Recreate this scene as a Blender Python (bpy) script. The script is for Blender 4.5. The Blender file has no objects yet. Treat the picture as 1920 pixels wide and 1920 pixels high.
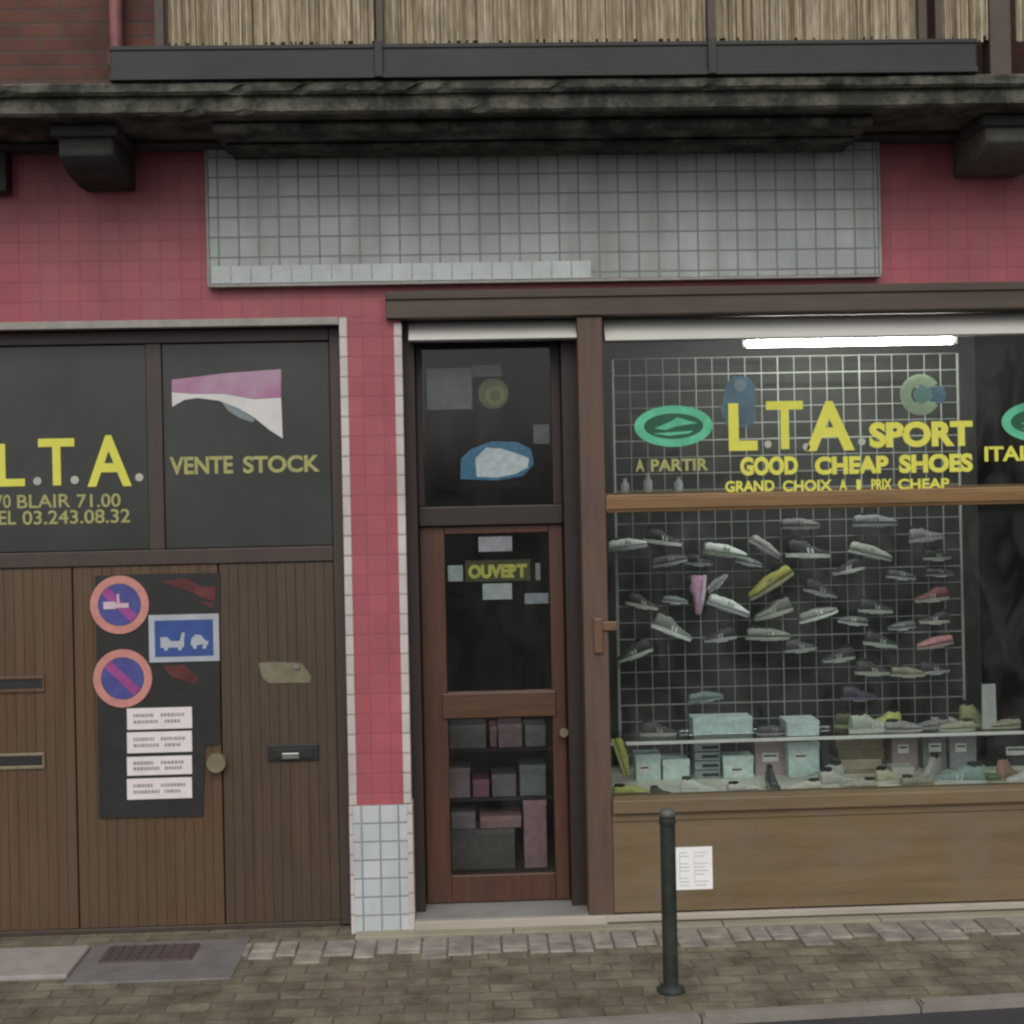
import bpy, bmesh, math, random
from mathutils import Vector, Matrix
random.seed(7)
S = bpy.context.scene
COL = S.collection
R = math.radians

# ------------------------------------------------------------------ camera
F = 2450.0                      # focal length in photo pixels (photo 1920 wide)
PPX, PPY = 960.0, 900.0         # principal point in the photo (the horizon lies at y = 900)
CAM = Vector((0, -7.0, 2.40))
YAW, ROLL = 0.036, 0.021
fw = Vector((math.sin(YAW), math.cos(YAW), 0)); rt = Vector((math.cos(YAW), -math.sin(YAW), 0)); up = Vector((0, 0, 1))
im_r = rt*math.cos(ROLL) - up*math.sin(ROLL)
im_u = rt*math.sin(ROLL) + up*math.cos(ROLL)
cam = bpy.data.cameras.new('camera'); co = bpy.data.objects.new('camera', cam); COL.objects.link(co)
m = Matrix.Identity(4)
for i in range(3):
    m[i][0] = im_r[i]; m[i][1] = im_u[i]; m[i][2] = -fw[i]; m[i][3] = CAM[i]
co.matrix_world = m
cam.sensor_width = 36; cam.lens = 36*F/1920; cam.shift_y = (PPY-960)/1920; cam.clip_end = 2000; cam.clip_start = .05
S.camera = co

# ------------------------------------------------------------------ sky, sun, exposure
SUN_EL, SUN_ROT = R(44), R(198)
w = bpy.data.worlds.new('World'); S.world = w; w.use_nodes = True
nt = w.node_tree; nt.nodes.clear()
sky = nt.nodes.new('ShaderNodeTexSky'); sky.sky_type = 'NISHITA'; sky.sun_disc = False
sky.sun_elevation = SUN_EL; sky.sun_rotation = SUN_ROT; sky.air_density = 1.0; sky.dust_density = 4.0; sky.ozone_density = 1.0
hs = nt.nodes.new('ShaderNodeHueSaturation'); hs.inputs['Saturation'].default_value = .22      # an overcast, nearly colourless sky
bg = nt.nodes.new('ShaderNodeBackground'); bg.inputs[1].default_value = .105
wo = nt.nodes.new('ShaderNodeOutputWorld')
nt.links.new(sky.outputs[0], hs.inputs['Color']); nt.links.new(hs.outputs[0], bg.inputs[0]); nt.links.new(bg.outputs[0], wo.inputs[0])
sl = bpy.data.lights.new('sun', 'SUN'); sl.energy = 1.15; sl.angle = R(42); sl.color = (1, .96, .9)
so = bpy.data.objects.new('sun', sl); COL.objects.link(so)
sdir = Vector((math.sin(R(18))*math.cos(SUN_EL), -math.cos(R(18))*math.cos(SUN_EL), math.sin(SUN_EL)))
so.rotation_euler = sdir.to_track_quat('Z', 'Y').to_euler(); so.location = (3, -12, 14)
S.view_settings.view_transform = 'Standard'; S.view_settings.look = 'None'
S.view_settings.exposure = 0.0; S.view_settings.gamma = 1
S.cycles.filter_width = 2.4; S.cycles.max_bounces = 8; S.cycles.transparent_max_bounces = 12

# ------------------------------------------------------------------ helpers
def ray(px, py):
    return fw + im_r*((px-PPX)/F) - im_u*((py-PPY)/F)
def P(px, py, Y=0.0):
    d = ray(px, py); t = (Y-CAM.y)/d.y
    return CAM + d*t
def PG(px, py, z=0.0):
    d = ray(px, py); t = (z-CAM.z)/d.z
    return CAM + d*t
def RC(x0, y0, x1, y1, Y=0.0):
    """upright rectangle (x0, x1, z0, z1) in the plane at depth Y that a photo rectangle measures"""
    xm, ym = (x0+x1)/2, (y0+y1)/2
    return P(x0, ym, Y).x, P(x1, ym, Y).x, P(xm, y1, Y).z, P(xm, y0, Y).z

def jag(mb, x0, x1, y0, y1, z0, z1, amp=.006, step=.05, chip=.0):
    """a weathered stone bar along x: its edges wander and are chipped here and there"""
    n = max(2, int((x1-x0)/step)); rings = []; m = .014
    w = [0, 0, 0]
    for i in range(n+1):
        x = x0+(x1-x0)*i/n
        w = [q*.75+random.uniform(-amp, amp)*.6 for q in w]
        c = random.random() < chip; k = random.uniform(.012, .03) if c else 0
        a, b_, d = w
        p = [(y1, z0), (y0+m+abs(a)+k*.6, z0+b_*.5), (y0+a+k*.7, z0+m+b_+k), (y0+a*1.2, z1-m+d-k*.2), (y0+m+k*.3+abs(d), z1+d*.6), (y1, z1)]
        rings.append([mb.b.verts.new((x, y, z)) for y, z in p])
    for a, b_ in zip(rings, rings[1:]):
        for k in range(6): mb.b.faces.new((a[k], a[(k+1) % 6], b_[(k+1) % 6], b_[k]))
    mb.b.faces.new(rings[0][::-1]); mb.b.faces.new(rings[-1])
    return mb
class MB:
    def __init__(s): s.b = bmesh.new()
    def box(s, x0, x1, y0, y1, z0, z1, bev=0.0, rot=None, piv=None):
        r = bmesh.ops.create_cube(s.b, size=1)
        vs = r['verts']
        for v in vs:
            v.co = Vector(((x0+x1)/2+v.co.x*(x1-x0), (y0+y1)/2+v.co.y*(y1-y0), (z0+z1)/2+v.co.z*(z1-z0)))
        if bev > 0:
            es = list({e for v in vs for e in v.link_edges})
            q = bmesh.ops.bevel(s.b, geom=es, offset=min(bev, .45*min(x1-x0, y1-y0, z1-z0)), segments=2, affect='EDGES', profile=.5)
            vs = list({v for f in q['faces'] for v in f.verts} | {v for v in vs if v.is_valid})
        if rot is not None:
            bmesh.ops.rotate(s.b, verts=vs, cent=piv or Vector(((x0+x1)/2, (y0+y1)/2, (z0+z1)/2)), matrix=Matrix.Rotation(rot, 3, 'Y'))
        return s
    def prism(s, pts, y0, y1):
        """outline in x, z extruded from depth y0 to y1"""
        a = [s.b.verts.new((x, y0, z)) for x, z in pts]; c = [s.b.verts.new((x, y1, z)) for x, z in pts]
        n = len(pts)
        s.b.faces.new(a); s.b.faces.new(c[::-1])
        for i in range(n): s.b.faces.new((a[i], c[i], c[(i+1) % n], a[(i+1) % n]))
        return s
    def prism_x(s, pts, x0, x1):
        """outline in y, z extruded along x"""
        a = [s.b.verts.new((x0, y, z)) for y, z in pts]; c = [s.b.verts.new((x1, y, z)) for y, z in pts]
        n = len(pts)
        s.b.faces.new(a); s.b.faces.new(c[::-1])
        for i in range(n): s.b.faces.new((a[i], c[i], c[(i+1) % n], a[(i+1) % n]))
        return s
    def tube(s, p, q, r, n=8, r2=None):
        p = Vector(p); q = Vector(q); d = q-p
        g = bmesh.ops.create_cone(s.b, cap_ends=True, segments=n, radius1=r, radius2=r if r2 is None else r2, depth=d.length)
        M = Matrix.Translation((p+q)/2) @ d.to_track_quat('Z', 'Y').to_matrix().to_4x4()
        bmesh.ops.transform(s.b, matrix=M, verts=g['verts'])
        return s
    def lathe(s, prof, c, n=24):
        rings = []
        for r, z in prof:
            rings.append([s.b.verts.new((c[0]+r*math.cos(2*math.pi*k/n), c[1]+r*math.sin(2*math.pi*k/n), c[2]+z)) for k in range(n)])
        for a, b in zip(rings, rings[1:]):
            for k in range(n): s.b.faces.new((a[k], a[(k+1) % n], b[(k+1) % n], b[k]))
        s.b.faces.new(rings[0][::-1]); s.b.faces.new(rings[-1])
        return s
    def build(s, name, mat, parent=None, smooth=False):
        bmesh.ops.recalc_face_normals(s.b, faces=s.b.faces)
        me = bpy.data.meshes.new(name); s.b.to_mesh(me); s.b.free()
        if smooth:
            for p in me.polygons: p.use_smooth = True
            try: me.set_sharp_from_angle(angle=R(40))
            except Exception: pass
        if mat: me.materials.append(mat)
        o = bpy.data.objects.new(name, me); COL.objects.link(o)
        if parent is not None: attach(o, parent)
        return o
def world_loc(o):
    v = Vector(o.location); p = o.parent
    while p: v += Vector(p.location); p = p.parent
    return v
def attach(o, parent):
    """parent it and keep it where it was built"""
    o.parent = parent
    o.location = Vector(o.location) - world_loc(parent)
def empty(name, loc=(0, 0, 0)):
    o = bpy.data.objects.new(name, None); COL.objects.link(o); o.location = loc; o.empty_display_size = .1; return o
def tag(o, label, cat, group=None):
    o['label'] = label; o['category'] = cat
    if group: o['group'] = group
    return o
def structure(o): o['kind'] = 'structure'; return o
def lab(o, label): o['label'] = label; return o

# ------------------------------------------------------------------ materials
def mat(name, col, rough=.7, var=.25, scale=6.0, stretch=(1, 1, 1), bump=0.0, col2=None, metal=0.0, spec=.5, dirt=None, fine=0.0, coat=0.0):
    """Principled surface whose colour wanders with noise in object space; dirt = (colour, scale, amount)"""
    M = bpy.data.materials.new(name); M.use_nodes = True
    t = M.node_tree; b = t.nodes['Principled BSDF']
    b.inputs['Roughness'].default_value = rough; b.inputs['Metallic'].default_value = metal
    b.inputs['Specular IOR Level'].default_value = spec; b.inputs['Coat Weight'].default_value = coat
    tc = t.nodes.new('ShaderNodeTexCoord'); mp = t.nodes.new('ShaderNodeMapping'); mp.inputs['Scale'].default_value = stretch
    t.links.new(tc.outputs['Object'], mp.inputs[0])
    n = t.nodes.new('ShaderNodeTexNoise'); n.inputs['Scale'].default_value = scale; n.inputs['Detail'].default_value = 7; n.inputs['Roughness'].default_value = .62
    t.links.new(mp.outputs[0], n.inputs['Vector'])
    cr = t.nodes.new('ShaderNodeValToRGB')
    c = Vector(col); d = Vector(col2) if col2 else c*(1-var)
    e = c if col2 else c*(1+var)
    cr.color_ramp.elements[0].position = .3; cr.color_ramp.elements[1].position = .7
    cr.color_ramp.elements[0].color = (*d, 1); cr.color_ramp.elements[1].color = (*e, 1)
    t.links.new(n.outputs['Fac'], cr.inputs[0]); out = cr.outputs[0]
    if dirt:
        n2 = t.nodes.new('ShaderNodeTexNoise'); n2.inputs['Scale'].default_value = dirt[1]; n2.inputs['Detail'].default_value = 9; n2.inputs['Roughness'].default_value = .7
        t.links.new(tc.outputs['Object'], n2.inputs['Vector'])
        r2 = t.nodes.new('ShaderNodeValToRGB'); r2.color_ramp.elements[0].position = .45; r2.color_ramp.elements[1].position = .68
        r2.color_ramp.elements[1].color = (dirt[2],)*3+(1,)
        t.links.new(n2.outputs['Fac'], r2.inputs[0])
        mx = t.nodes.new('ShaderNodeMixRGB'); mx.inputs[2].default_value = (*dirt[0], 1)
        t.links.new(r2.outputs[0], mx.inputs[0]); t.links.new(out, mx.inputs[1]); out = mx.outputs[0]
    t.links.new(out, b.inputs['Base Color'])
    if bump or fine:
        bn = t.nodes.new('ShaderNodeBump'); bn.inputs['Strength'].default_value = bump or .2; bn.inputs['Distance'].default_value = .01
        src = n.outputs['Fac']
        if fine:
            n3 = t.nodes.new('ShaderNodeTexNoise'); n3.inputs['Scale'].default_value = fine; n3.inputs['Detail'].default_value = 4
            t.links.new(mp.outputs[0], n3.inputs['Vector']); src = n3.outputs['Fac']
        t.links.new(src, bn.inputs['Height']); t.links.new(bn.outputs[0], b.inputs['Normal'])
    return M
def plain(name, col, rough=.5, **k): return mat(name, col, rough, var=k.pop('var', .12), **k)
def emit(name, col, s):
    M = bpy.data.materials.new(name); M.use_nodes = True; t = M.node_tree; t.nodes.clear()
    e = t.nodes.new('ShaderNodeEmission'); e.inputs[0].default_value = (*col, 1); e.inputs[1].default_value = s
    o = t.nodes.new('ShaderNodeOutputMaterial'); t.links.new(e.outputs[0], o.inputs[0]); return M
def glass(name, tint=(1, 1, 1), ior=1.5, rough=.01, dust=.05):
    M = bpy.data.materials.new(name); M.use_nodes = True; t = M.node_tree; t.nodes.clear()
    tr = t.nodes.new('ShaderNodeBsdfTransparent'); tr.inputs[0].default_value = (*tint, 1)
    gl = t.nodes.new('ShaderNodeBsdfGlossy'); gl.inputs['Roughness'].default_value = rough
    fr = t.nodes.new('ShaderNodeFresnel'); fr.inputs[0].default_value = ior
    mx = t.nodes.new('ShaderNodeMixShader'); o = t.nodes.new('ShaderNodeOutputMaterial')
    df = t.nodes.new('ShaderNodeBsdfDiffuse'); df.inputs[0].default_value = (.5, .5, .47, 1)
    tc = t.nodes.new('ShaderNodeTexCoord'); mp = t.nodes.new('ShaderNodeMapping'); mp.inputs['Scale'].default_value = (2.2, 1, 1.1); mp.inputs['Rotation'].default_value = (0, .5, 0)
    n = t.nodes.new('ShaderNodeTexNoise'); n.inputs['Scale'].default_value = 2.4; n.inputs['Detail'].default_value = 9; n.inputs['Roughness'].default_value = .65; n.inputs['Distortion'].default_value = .8
    t.links.new(tc.outputs['Object'], mp.inputs[0]); t.links.new(mp.outputs[0], n.inputs['Vector'])
    mr = t.nodes.new('ShaderNodeMapRange'); mr.inputs[1].default_value = .42; mr.inputs[2].default_value = .75; mr.inputs[3].default_value = .0; mr.inputs[4].default_value = dust
    t.links.new(n.outputs['Fac'], mr.inputs[0])
    m0 = t.nodes.new('ShaderNodeMixShader'); t.links.new(mr.outputs[0], m0.inputs[0]); t.links.new(tr.outputs[0], m0.inputs[1]); t.links.new(df.outputs[0], m0.inputs[2])
    t.links.new(fr.outputs[0], mx.inputs[0]); t.links.new(m0.outputs[0], mx.inputs[1]); t.links.new(gl.outputs[0], mx.inputs[2]); t.links.new(mx.outputs[0], o.inputs[0])
    return M
def tiles(name, size, c1, c2, mortar, rough=.3, msize=.05, dirt=None, offset=0.0, width=None, origin=(0, 0, 0), var=.5):
    """square or brick tiling in x, z with a real grout groove; dirt = (colour, scale, amount)"""
    M = bpy.data.materials.new(name); M.use_nodes = True; t = M.node_tree; b = t.nodes['Principled BSDF']
    b.inputs['Roughness'].default_value = rough
    tc = t.nodes.new('ShaderNodeTexCoord'); mp = t.nodes.new('ShaderNodeMapping'); mp.vector_type = 'POINT'
    mp.inputs['Location'].default_value = origin
    mp.inputs['Rotation'].default_value = (R(-90), 0, 0)
    t.links.new(tc.outputs['Object'], mp.inputs[0])
    br = t.nodes.new('ShaderNodeTexBrick'); br.offset = offset; br.squash = 1.0
    br.inputs['Scale'].default_value = 1; br.inputs['Brick Width'].default_value = width or size; br.inputs['Row Height'].default_value = size
    br.inputs['Mortar Size'].default_value = size*msize; br.inputs['Mortar Smooth'].default_value = .3; br.inputs['Bias'].default_value = 0
    br.inputs['Color1'].default_value = (*c1, 1); br.inputs['Color2'].default_value = (*c2, 1); br.inputs['Mortar'].default_value = (*mortar, 1)
    t.links.new(mp.outputs[0], br.inputs['Vector'])
    n = t.nodes.new('ShaderNodeTexNoise'); n.inputs['Scale'].default_value = 3.5; n.inputs['Detail'].default_value = 8
    t.links.new(tc.outputs['Object'], n.inputs['Vector'])
    mr = t.nodes.new('ShaderNodeMapRange'); mr.inputs[1].default_value = .3; mr.inputs[2].default_value = .7; mr.inputs[3].default_value = 1-var*.5; mr.inputs[4].default_value = 1+var*.3
    t.links.new(n.outputs['Fac'], mr.inputs[0])
    mu = t.nodes.new('ShaderNodeMixRGB'); mu.blend_type = 'MULTIPLY'; mu.inputs[0].default_value = 1
    t.links.new(br.outputs['Color'], mu.inputs[1]); t.links.new(mr.outputs[0], mu.inputs[2]); out = mu.outputs[0]
    if dirt:
        n2 = t.nodes.new('ShaderNodeTexNoise'); n2.inputs['Scale'].default_value = dirt[1]; n2.inputs['Detail'].default_value = 8; n2.inputs['Roughness'].default_value = .68
        m2 = t.nodes.new('ShaderNodeMapping'); m2.inputs['Scale'].default_value = (2.2, 1, .5)
        t.links.new(tc.outputs['Object'], m2.inputs[0]); t.links.new(m2.outputs[0], n2.inputs['Vector'])
        r2 = t.nodes.new('ShaderNodeValToRGB'); r2.color_ramp.elements[0].position = .42; r2.color_ramp.elements[1].position = .7; r2.color_ramp.elements[1].color = (dirt[2],)*3+(1,)
        t.links.new(n2.outputs['Fac'], r2.inputs[0])
        mx = t.nodes.new('ShaderNodeMixRGB'); mx.inputs[2].default_value = (*dirt[0], 1)
        t.links.new(r2.outputs[0], mx.inputs[0]); t.links.new(out, mx.inputs[1]); out = mx.outputs[0]
    t.links.new(out, b.inputs['Base Color'])
    bn = t.nodes.new('ShaderNodeBump'); bn.invert = True; bn.inputs['Strength'].default_value = .5; bn.inputs['Distance'].default_value = .004
    t.links.new(br.outputs['Fac'], bn.inputs['Height']); t.links.new(bn.outputs[0], b.inputs['Normal'])
    return M
def island_mat(name, cols, rough=.85, scale=(30, 30, 2)):
    """each loose piece (reed, stone) gets its own shade of the same stuff"""
    M = bpy.data.materials.new(name); M.use_nodes = True; t = M.node_tree; b = t.nodes['Principled BSDF']; b.inputs['Roughness'].default_value = rough
    g = t.nodes.new('ShaderNodeNewGeometry'); cr = t.nodes.new('ShaderNodeValToRGB')
    el = cr.color_ramp.elements
    while len(el) < len(cols): el.new(.5)
    for i, c in enumerate(cols): el[i].position = i/(len(cols)-1); el[i].color = (*c, 1)
    t.links.new(g.outputs['Random Per Island'], cr.inputs[0])
    tc = t.nodes.new('ShaderNodeTexCoord'); mp = t.nodes.new('ShaderNodeMapping'); mp.inputs['Scale'].default_value = scale
    n = t.nodes.new('ShaderNodeTexNoise'); n.inputs['Scale'].default_value = 1; n.inputs['Detail'].default_value = 6
    t.links.new(tc.outputs['Object'], mp.inputs[0]); t.links.new(mp.outputs[0], n.inputs['Vector'])
    mr = t.nodes.new('ShaderNodeMapRange'); mr.inputs[1].default_value = .3; mr.inputs[2].default_value = .7; mr.inputs[3].default_value = .65; mr.inputs[4].default_value = 1.25
    t.links.new(n.outputs['Fac'], mr.inputs[0])
    mu = t.nodes.new('ShaderNodeMixRGB'); mu.blend_type = 'MULTIPLY'; mu.inputs[0].default_value = 1
    t.links.new(cr.outputs[0], mu.inputs[1]); t.links.new(mr.outputs[0], mu.inputs[2]); t.links.new(mu.outputs[0], b.inputs['Base Color'])
    bn = t.nodes.new('ShaderNodeBump'); bn.inputs['Strength'].default_value = .35; bn.inputs['Distance'].default_value = .006
    t.links.new(n.outputs['Fac'], bn.inputs['Height']); t.links.new(bn.outputs[0], b.inputs['Normal'])
    return M

M_pink = tiles('pink_painted_tiles', .106, (.345, .074, .096), (.395, .090, .112), (.325, .072, .092), .5, .038, dirt=((.30, .115, .115), 1.5, .6), var=.4)
M_brick = tiles('old_brick', .075, (.105, .045, .035), (.135, .055, .04), (.085, .06, .05), .9, .12, offset=.5, width=.22, var=.6)
M_tile = tiles('grey_tiles', .106, (.37, .41, .40), (.42, .455, .44), (.19, .21, .205), .32, .055, dirt=((.23, .24, .20), 1.6, .7), var=.4)
M_tile2 = tiles('pillar_tiles', .098, (.47, .52, .535), (.53, .57, .58), (.24, .27, .28), .3, .055, dirt=((.34, .36, .34), 4.0, .4), var=.25)
M_tilelight = mat('pale_tile_row', (.50, .55, .545), .3, scale=1.6, var=.16, dirt=((.34, .36, .34), 3.0, .6))
M_white = tiles('white_edge_tiles', .106, (.55, .50, .485), (.62, .57, .55), (.36, .30, .28), .4, .06, width=4.0, dirt=((.42, .33, .30), 4.0, .6), var=.35)
M_greytrim = mat('grey_trim', (.33, .31, .28), .7, scale=9, var=.2)
M_stone = mat('weathered_stone', (.052, .053, .046), .95, scale=5, var=.35, bump=.5, fine=40, dirt=((.035, .036, .03), 2.2, .9))
M_moss = mat('mossy_stone', (.034, .035, .028), .95, scale=7, stretch=(.55, 1, 1.6), bump=.6, fine=45, var=.4, dirt=((.21, .205, .16), 4.6, .75))
M_corb = mat('lit_corbel_stone', (.12, .118, .10), .95, scale=5, var=.35, bump=.5, fine=40, dirt=((.04, .04, .033), 3.2, .8))  # brighter copy of the corbel stone; light on the right corbel put into colour
M_zinc = mat('dark_zinc', (.026, .027, .026), .55, scale=5, stretch=(.3, 1, 1), var=.3, metal=.2, dirt=((.035, .036, .035), 2.5, .7))
M_reed = island_mat('dry_reed', [(.21, .165, .10), (.34, .275, .175), (.44, .37, .255), (.28, .23, .13), (.52, .455, .345), (.19, .145, .085)], .85, (60, 60, 9))
M_post = mat('brown_metal_post', (.075, .055, .042), .6, scale=8, var=.2)
M_pvc = mat('brown_garage_plank', (.104, .060, .032), .42, scale=2.2, stretch=(11, 1, .6), var=.2, dirt=((.085, .070, .042), 1.3, .6))
M_pvc2 = mat('darker_garage_plank', (.078, .051, .033), .42, scale=2.2, stretch=(11, 1, .6), var=.2, dirt=((.062, .048, .034), 1.3, .6))  # darker copy of the plank colour, for the right leaf
M_pvcdark = mat('brown_garage_frame', (.06, .043, .036), .45, scale=4, stretch=(5, 1, .7), var=.15)
M_board = mat('dark_glossy_panel', (.042, .044, .041), .28, scale=2, var=.25)
M_wood_red = mat('red_brown_door_wood', (.085, .036, .022), .42, scale=3, stretch=(12, 4, .8), var=.25, bump=.08, dirt=((.05, .03, .022), 2.6, .5))
M_wood_dark = mat('dark_door_wood', (.030, .020, .017), .5, scale=3, stretch=(12, 4, .8), var=.2)
M_wood_post = mat('worn_post_wood', (.095, .062, .046), .6, scale=3, stretch=(10, 4, .8), var=.2, dirt=((.15, .075, .045), 3.4, .5))
M_wood_bar = mat('orange_brown_bar', (.20, .115, .045), .5, scale=3, stretch=(.8, 4, 12), var=.22)
M_lintel = mat('brown_lintel_board', (.085, .062, .046), .6, scale=2, stretch=(.6, 2, 10), var=.22, dirt=((.05, .042, .038), 1.6, .6))
M_riser = mat('stall_riser_wood', (.160, .112, .056), .6, scale=1.6, stretch=(.7, 2, 7), var=.22, dirt=((.17, .135, .10), 3.1, .7), bump=.1, fine=30)
M_shutter = mat('pale_shutter_rail', (.50, .50, .46), .5, scale=4, stretch=(.4, 1, 1), var=.08)
M_step = mat('grey_stone_step', (.23, .225, .21), .8, scale=6, var=.22, dirt=((.15, .13, .12), 3, .6))
M_stepedge = mat('pale_stone_edge', (.38, .34, .29), .8, scale=6, stretch=(.4, 1, 1), var=.15)
M_plinth = mat('dirty_plinth', (.19, .17, .115), .9, scale=5, stretch=(.4, 1, 1), var=.25, dirt=((.08, .072, .05), 3, .6))
M_glass = glass('shop_glass', (.95, .98, .97), 1.4)
M_doorglass = glass('door_glass', (.93, .95, .95), 1.42, .02, .022)
M_yellow = plain('yellow_vinyl', (.68, .665, .11), .6, var=.05, scale=12, spec=.2)
M_yellowpale = plain('faded_yellow_vinyl', (.36, .35, .13), .5, var=.2, scale=30)
M_dotwhite = plain('pale_vinyl_dot', (.42, .42, .36), .5)
M_green = plain('green_vinyl', (.10, .46, .27), .5, scale=14, var=.2)
M_greendark = plain('dark_green_vinyl', (.012, .095, .05), .5)
M_magenta = mat('magenta_print', (.36, .11, .26), .5, scale=5, col2=(.42, .30, .38))
M_whiteprint = plain('white_print', (.62, .61, .60), .5)
M_greyprint = plain('grey_print', (.20, .24, .26), .5)
M_redsign = mat('faded_red_sign', (.52, .23, .20), .45, scale=18, var=.14)
M_bluesign = mat('sign_blue', (.065, .070, .25), .45, scale=16, var=.2)
M_violet = mat('sign_purple_bar', (.30, .06, .24), .45, scale=16, var=.2)
M_blueplate = mat('tow_plate_blue', (.040, .078, .26), .4, scale=16, var=.15)
M_signwhite = plain('sign_white', (.38, .41, .45), .45)
M_black = mat('black_backing', (.018, .018, .018), .55, scale=12, var=.3)
M_redscrap = mat('dark_red_print', (.10, .022, .022), .6, scale=10, var=.5)
M_paper = mat('notice_paper', (.72, .67, .67), .7, scale=14, var=.06)
M_ink = plain('grey_ink', (.30, .27, .27), .7)
M_paperbright = mat('bright_paper', (.86, .86, .85), .6, scale=8, var=.05)
M_bollard = mat('dark_green_paint', (.020, .025, .020), .5, scale=20, var=.3, dirt=((.07, .072, .06), 9, .4))
M_brass = mat('dull_brass', (.26, .22, .15), .45, metal=.5, scale=14, var=.2)
M_chrome = mat('worn_steel', (.5, .5, .48), .3, metal=.9, scale=14, var=.1)
M_gridwire = plain('white_wire', (.32, .33, .30), .5)
M_inwall = mat('dark_shop_wall', (.11, .11, .098), .9, scale=2, var=.2)
M_infloor = mat('dark_shop_floor', (.05, .042, .034), .8, scale=3, var=.2)
M_inceil = mat('grey_shop_ceiling', (.16, .16, .15), .9, scale=2, var=.1)
M_tube = emit('fluorescent_light', (1.0, 1.0, .97), 62.0)
M_fix = plain('lamp_white_metal', (.75, .75, .72), .4)
M_shelf = plain('white_shelf', (.8, .8, .77), .4)
M_deck = plain('cream_display_floor', (.74, .70, .62), .6)

# ------------------------------------------------------------------ ground
kA, kB = PG(1110, 1920, 0), PG(1920, 1874, 0)
ks = (kB.y-kA.y)/(kB.x-kA.x)
def kerb_y(x): return kA.y + ks*(x-kA.x)
XL, XR = -6.0, 6.5
def pave_mat():
    M = bpy.data.materials.new('worn_pavers'); M.use_nodes = True; t = M.node_tree; b = t.nodes['Principled BSDF']; b.inputs['Roughness'].default_value = .88
    tc = t.nodes.new('ShaderNodeTexCoord')
    dist = t.nodes.new('ShaderNodeTexNoise'); dist.inputs['Scale'].default_value = 5; dist.inputs['Detail'].default_value = 3
    t.links.new(tc.outputs['Object'], dist.inputs['Vector'])
    ad = t.nodes.new('ShaderNodeMixRGB'); ad.blend_type = 'ADD'; ad.inputs[0].default_value = .055
    t.links.new(tc.outputs['Object'], ad.inputs[1]); t.links.new(dist.outputs['Color'], ad.inputs[2])
    br = t.nodes.new('ShaderNodeTexBrick'); br.offset = .5; br.inputs['Scale'].default_value = 1
    br.inputs['Brick Width'].default_value = .20; br.inputs['Row Height'].default_value = .105; br.inputs['Mortar Size'].default_value = .006; br.inputs['Mortar Smooth'].default_value = .5
    br.inputs['Color1'].default_value = (.122, .102, .078, 1); br.inputs['Color2'].default_value = (.176, .156, .118, 1); br.inputs['Mortar'].default_value = (.100, .090, .068, 1)
    t.links.new(ad.outputs[0], br.inputs['Vector'])
    n = t.nodes.new('ShaderNodeTexNoise'); n.inputs['Scale'].default_value = 4.6; n.inputs['Detail'].default_value = 10; n.inputs['Roughness'].default_value = .7
    t.links.new(tc.outputs['Object'], n.inputs['Vector'])
    cr = t.nodes.new('ShaderNodeValToRGB'); cr.color_ramp.elements[0].position = .33; cr.color_ramp.elements[0].color = (.52, .49, .44, 1); cr.color_ramp.elements[1].position = .68; cr.color_ramp.elements[1].color = (1.5, 1.5, 1.42, 1)
    t.links.new(n.outputs['Fac'], cr.inputs[0])
    mu = t.nodes.new('ShaderNodeMixRGB'); mu.blend_type = 'MULTIPLY'; mu.inputs[0].default_value = 1
    t.links.new(br.outputs['Color'], mu.inputs[1]); t.links.new(cr.outputs[0], mu.inputs[2]); t.links.new(mu.outputs[0], b.inputs['Base Color'])
    bn = t.nodes.new('ShaderNodeBump'); bn.invert = True; bn.inputs['Strength'].default_value = .65; bn.inputs['Distance'].default_value = .009
    t.links.new(br.outputs['Fac'], bn.inputs['Height'])
    b2 = t.nodes.new('ShaderNodeBump'); b2.inputs['Strength'].default_value = .5; b2.inputs['Distance'].default_value = .008
    n2 = t.nodes.new('ShaderNodeTexNoise'); n2.inputs['Scale'].default_value = 35; n2.inputs['Detail'].default_value = 5
    t.links.new(tc.outputs['Object'], n2.inputs['Vector']); t.links.new(n2.outputs['Fac'], b2.inputs['Height'])
    t.links.new(bn.outputs[0], b2.inputs['Normal']); t.links.new(b2.outputs[0], b.inputs['Normal'])
    return M
M_pave = pave_mat()
M_kerb = mat('kerb_stone', (.22, .20, .175), .85, scale=4, var=.2, bump=.3, fine=40)
M_road = mat('asphalt', (.042, .040, .043), .9, scale=3, var=.2, bump=.6, fine=120)
KW = .075; RZ = -.035
b = MB()
pts = [(XL, kerb_y(XL)+KW), (XR, kerb_y(XR)+KW), (XR, .6), (XL, .6)]
v0 = [b.b.verts.new((x, y, 0)) for x, y in pts]; v1 = [b.b.verts.new((x, y, -.2)) for x, y in pts]
b.b.faces.new(v0); b.b.faces.new(v1[::-1])
for i in range(4): b.b.faces.new((v0[i], v1[i], v1[(i+1) % 4], v0[(i+1) % 4]))
structure(b.build('pavement', M_pave))
b = MB(); x = XL
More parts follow.
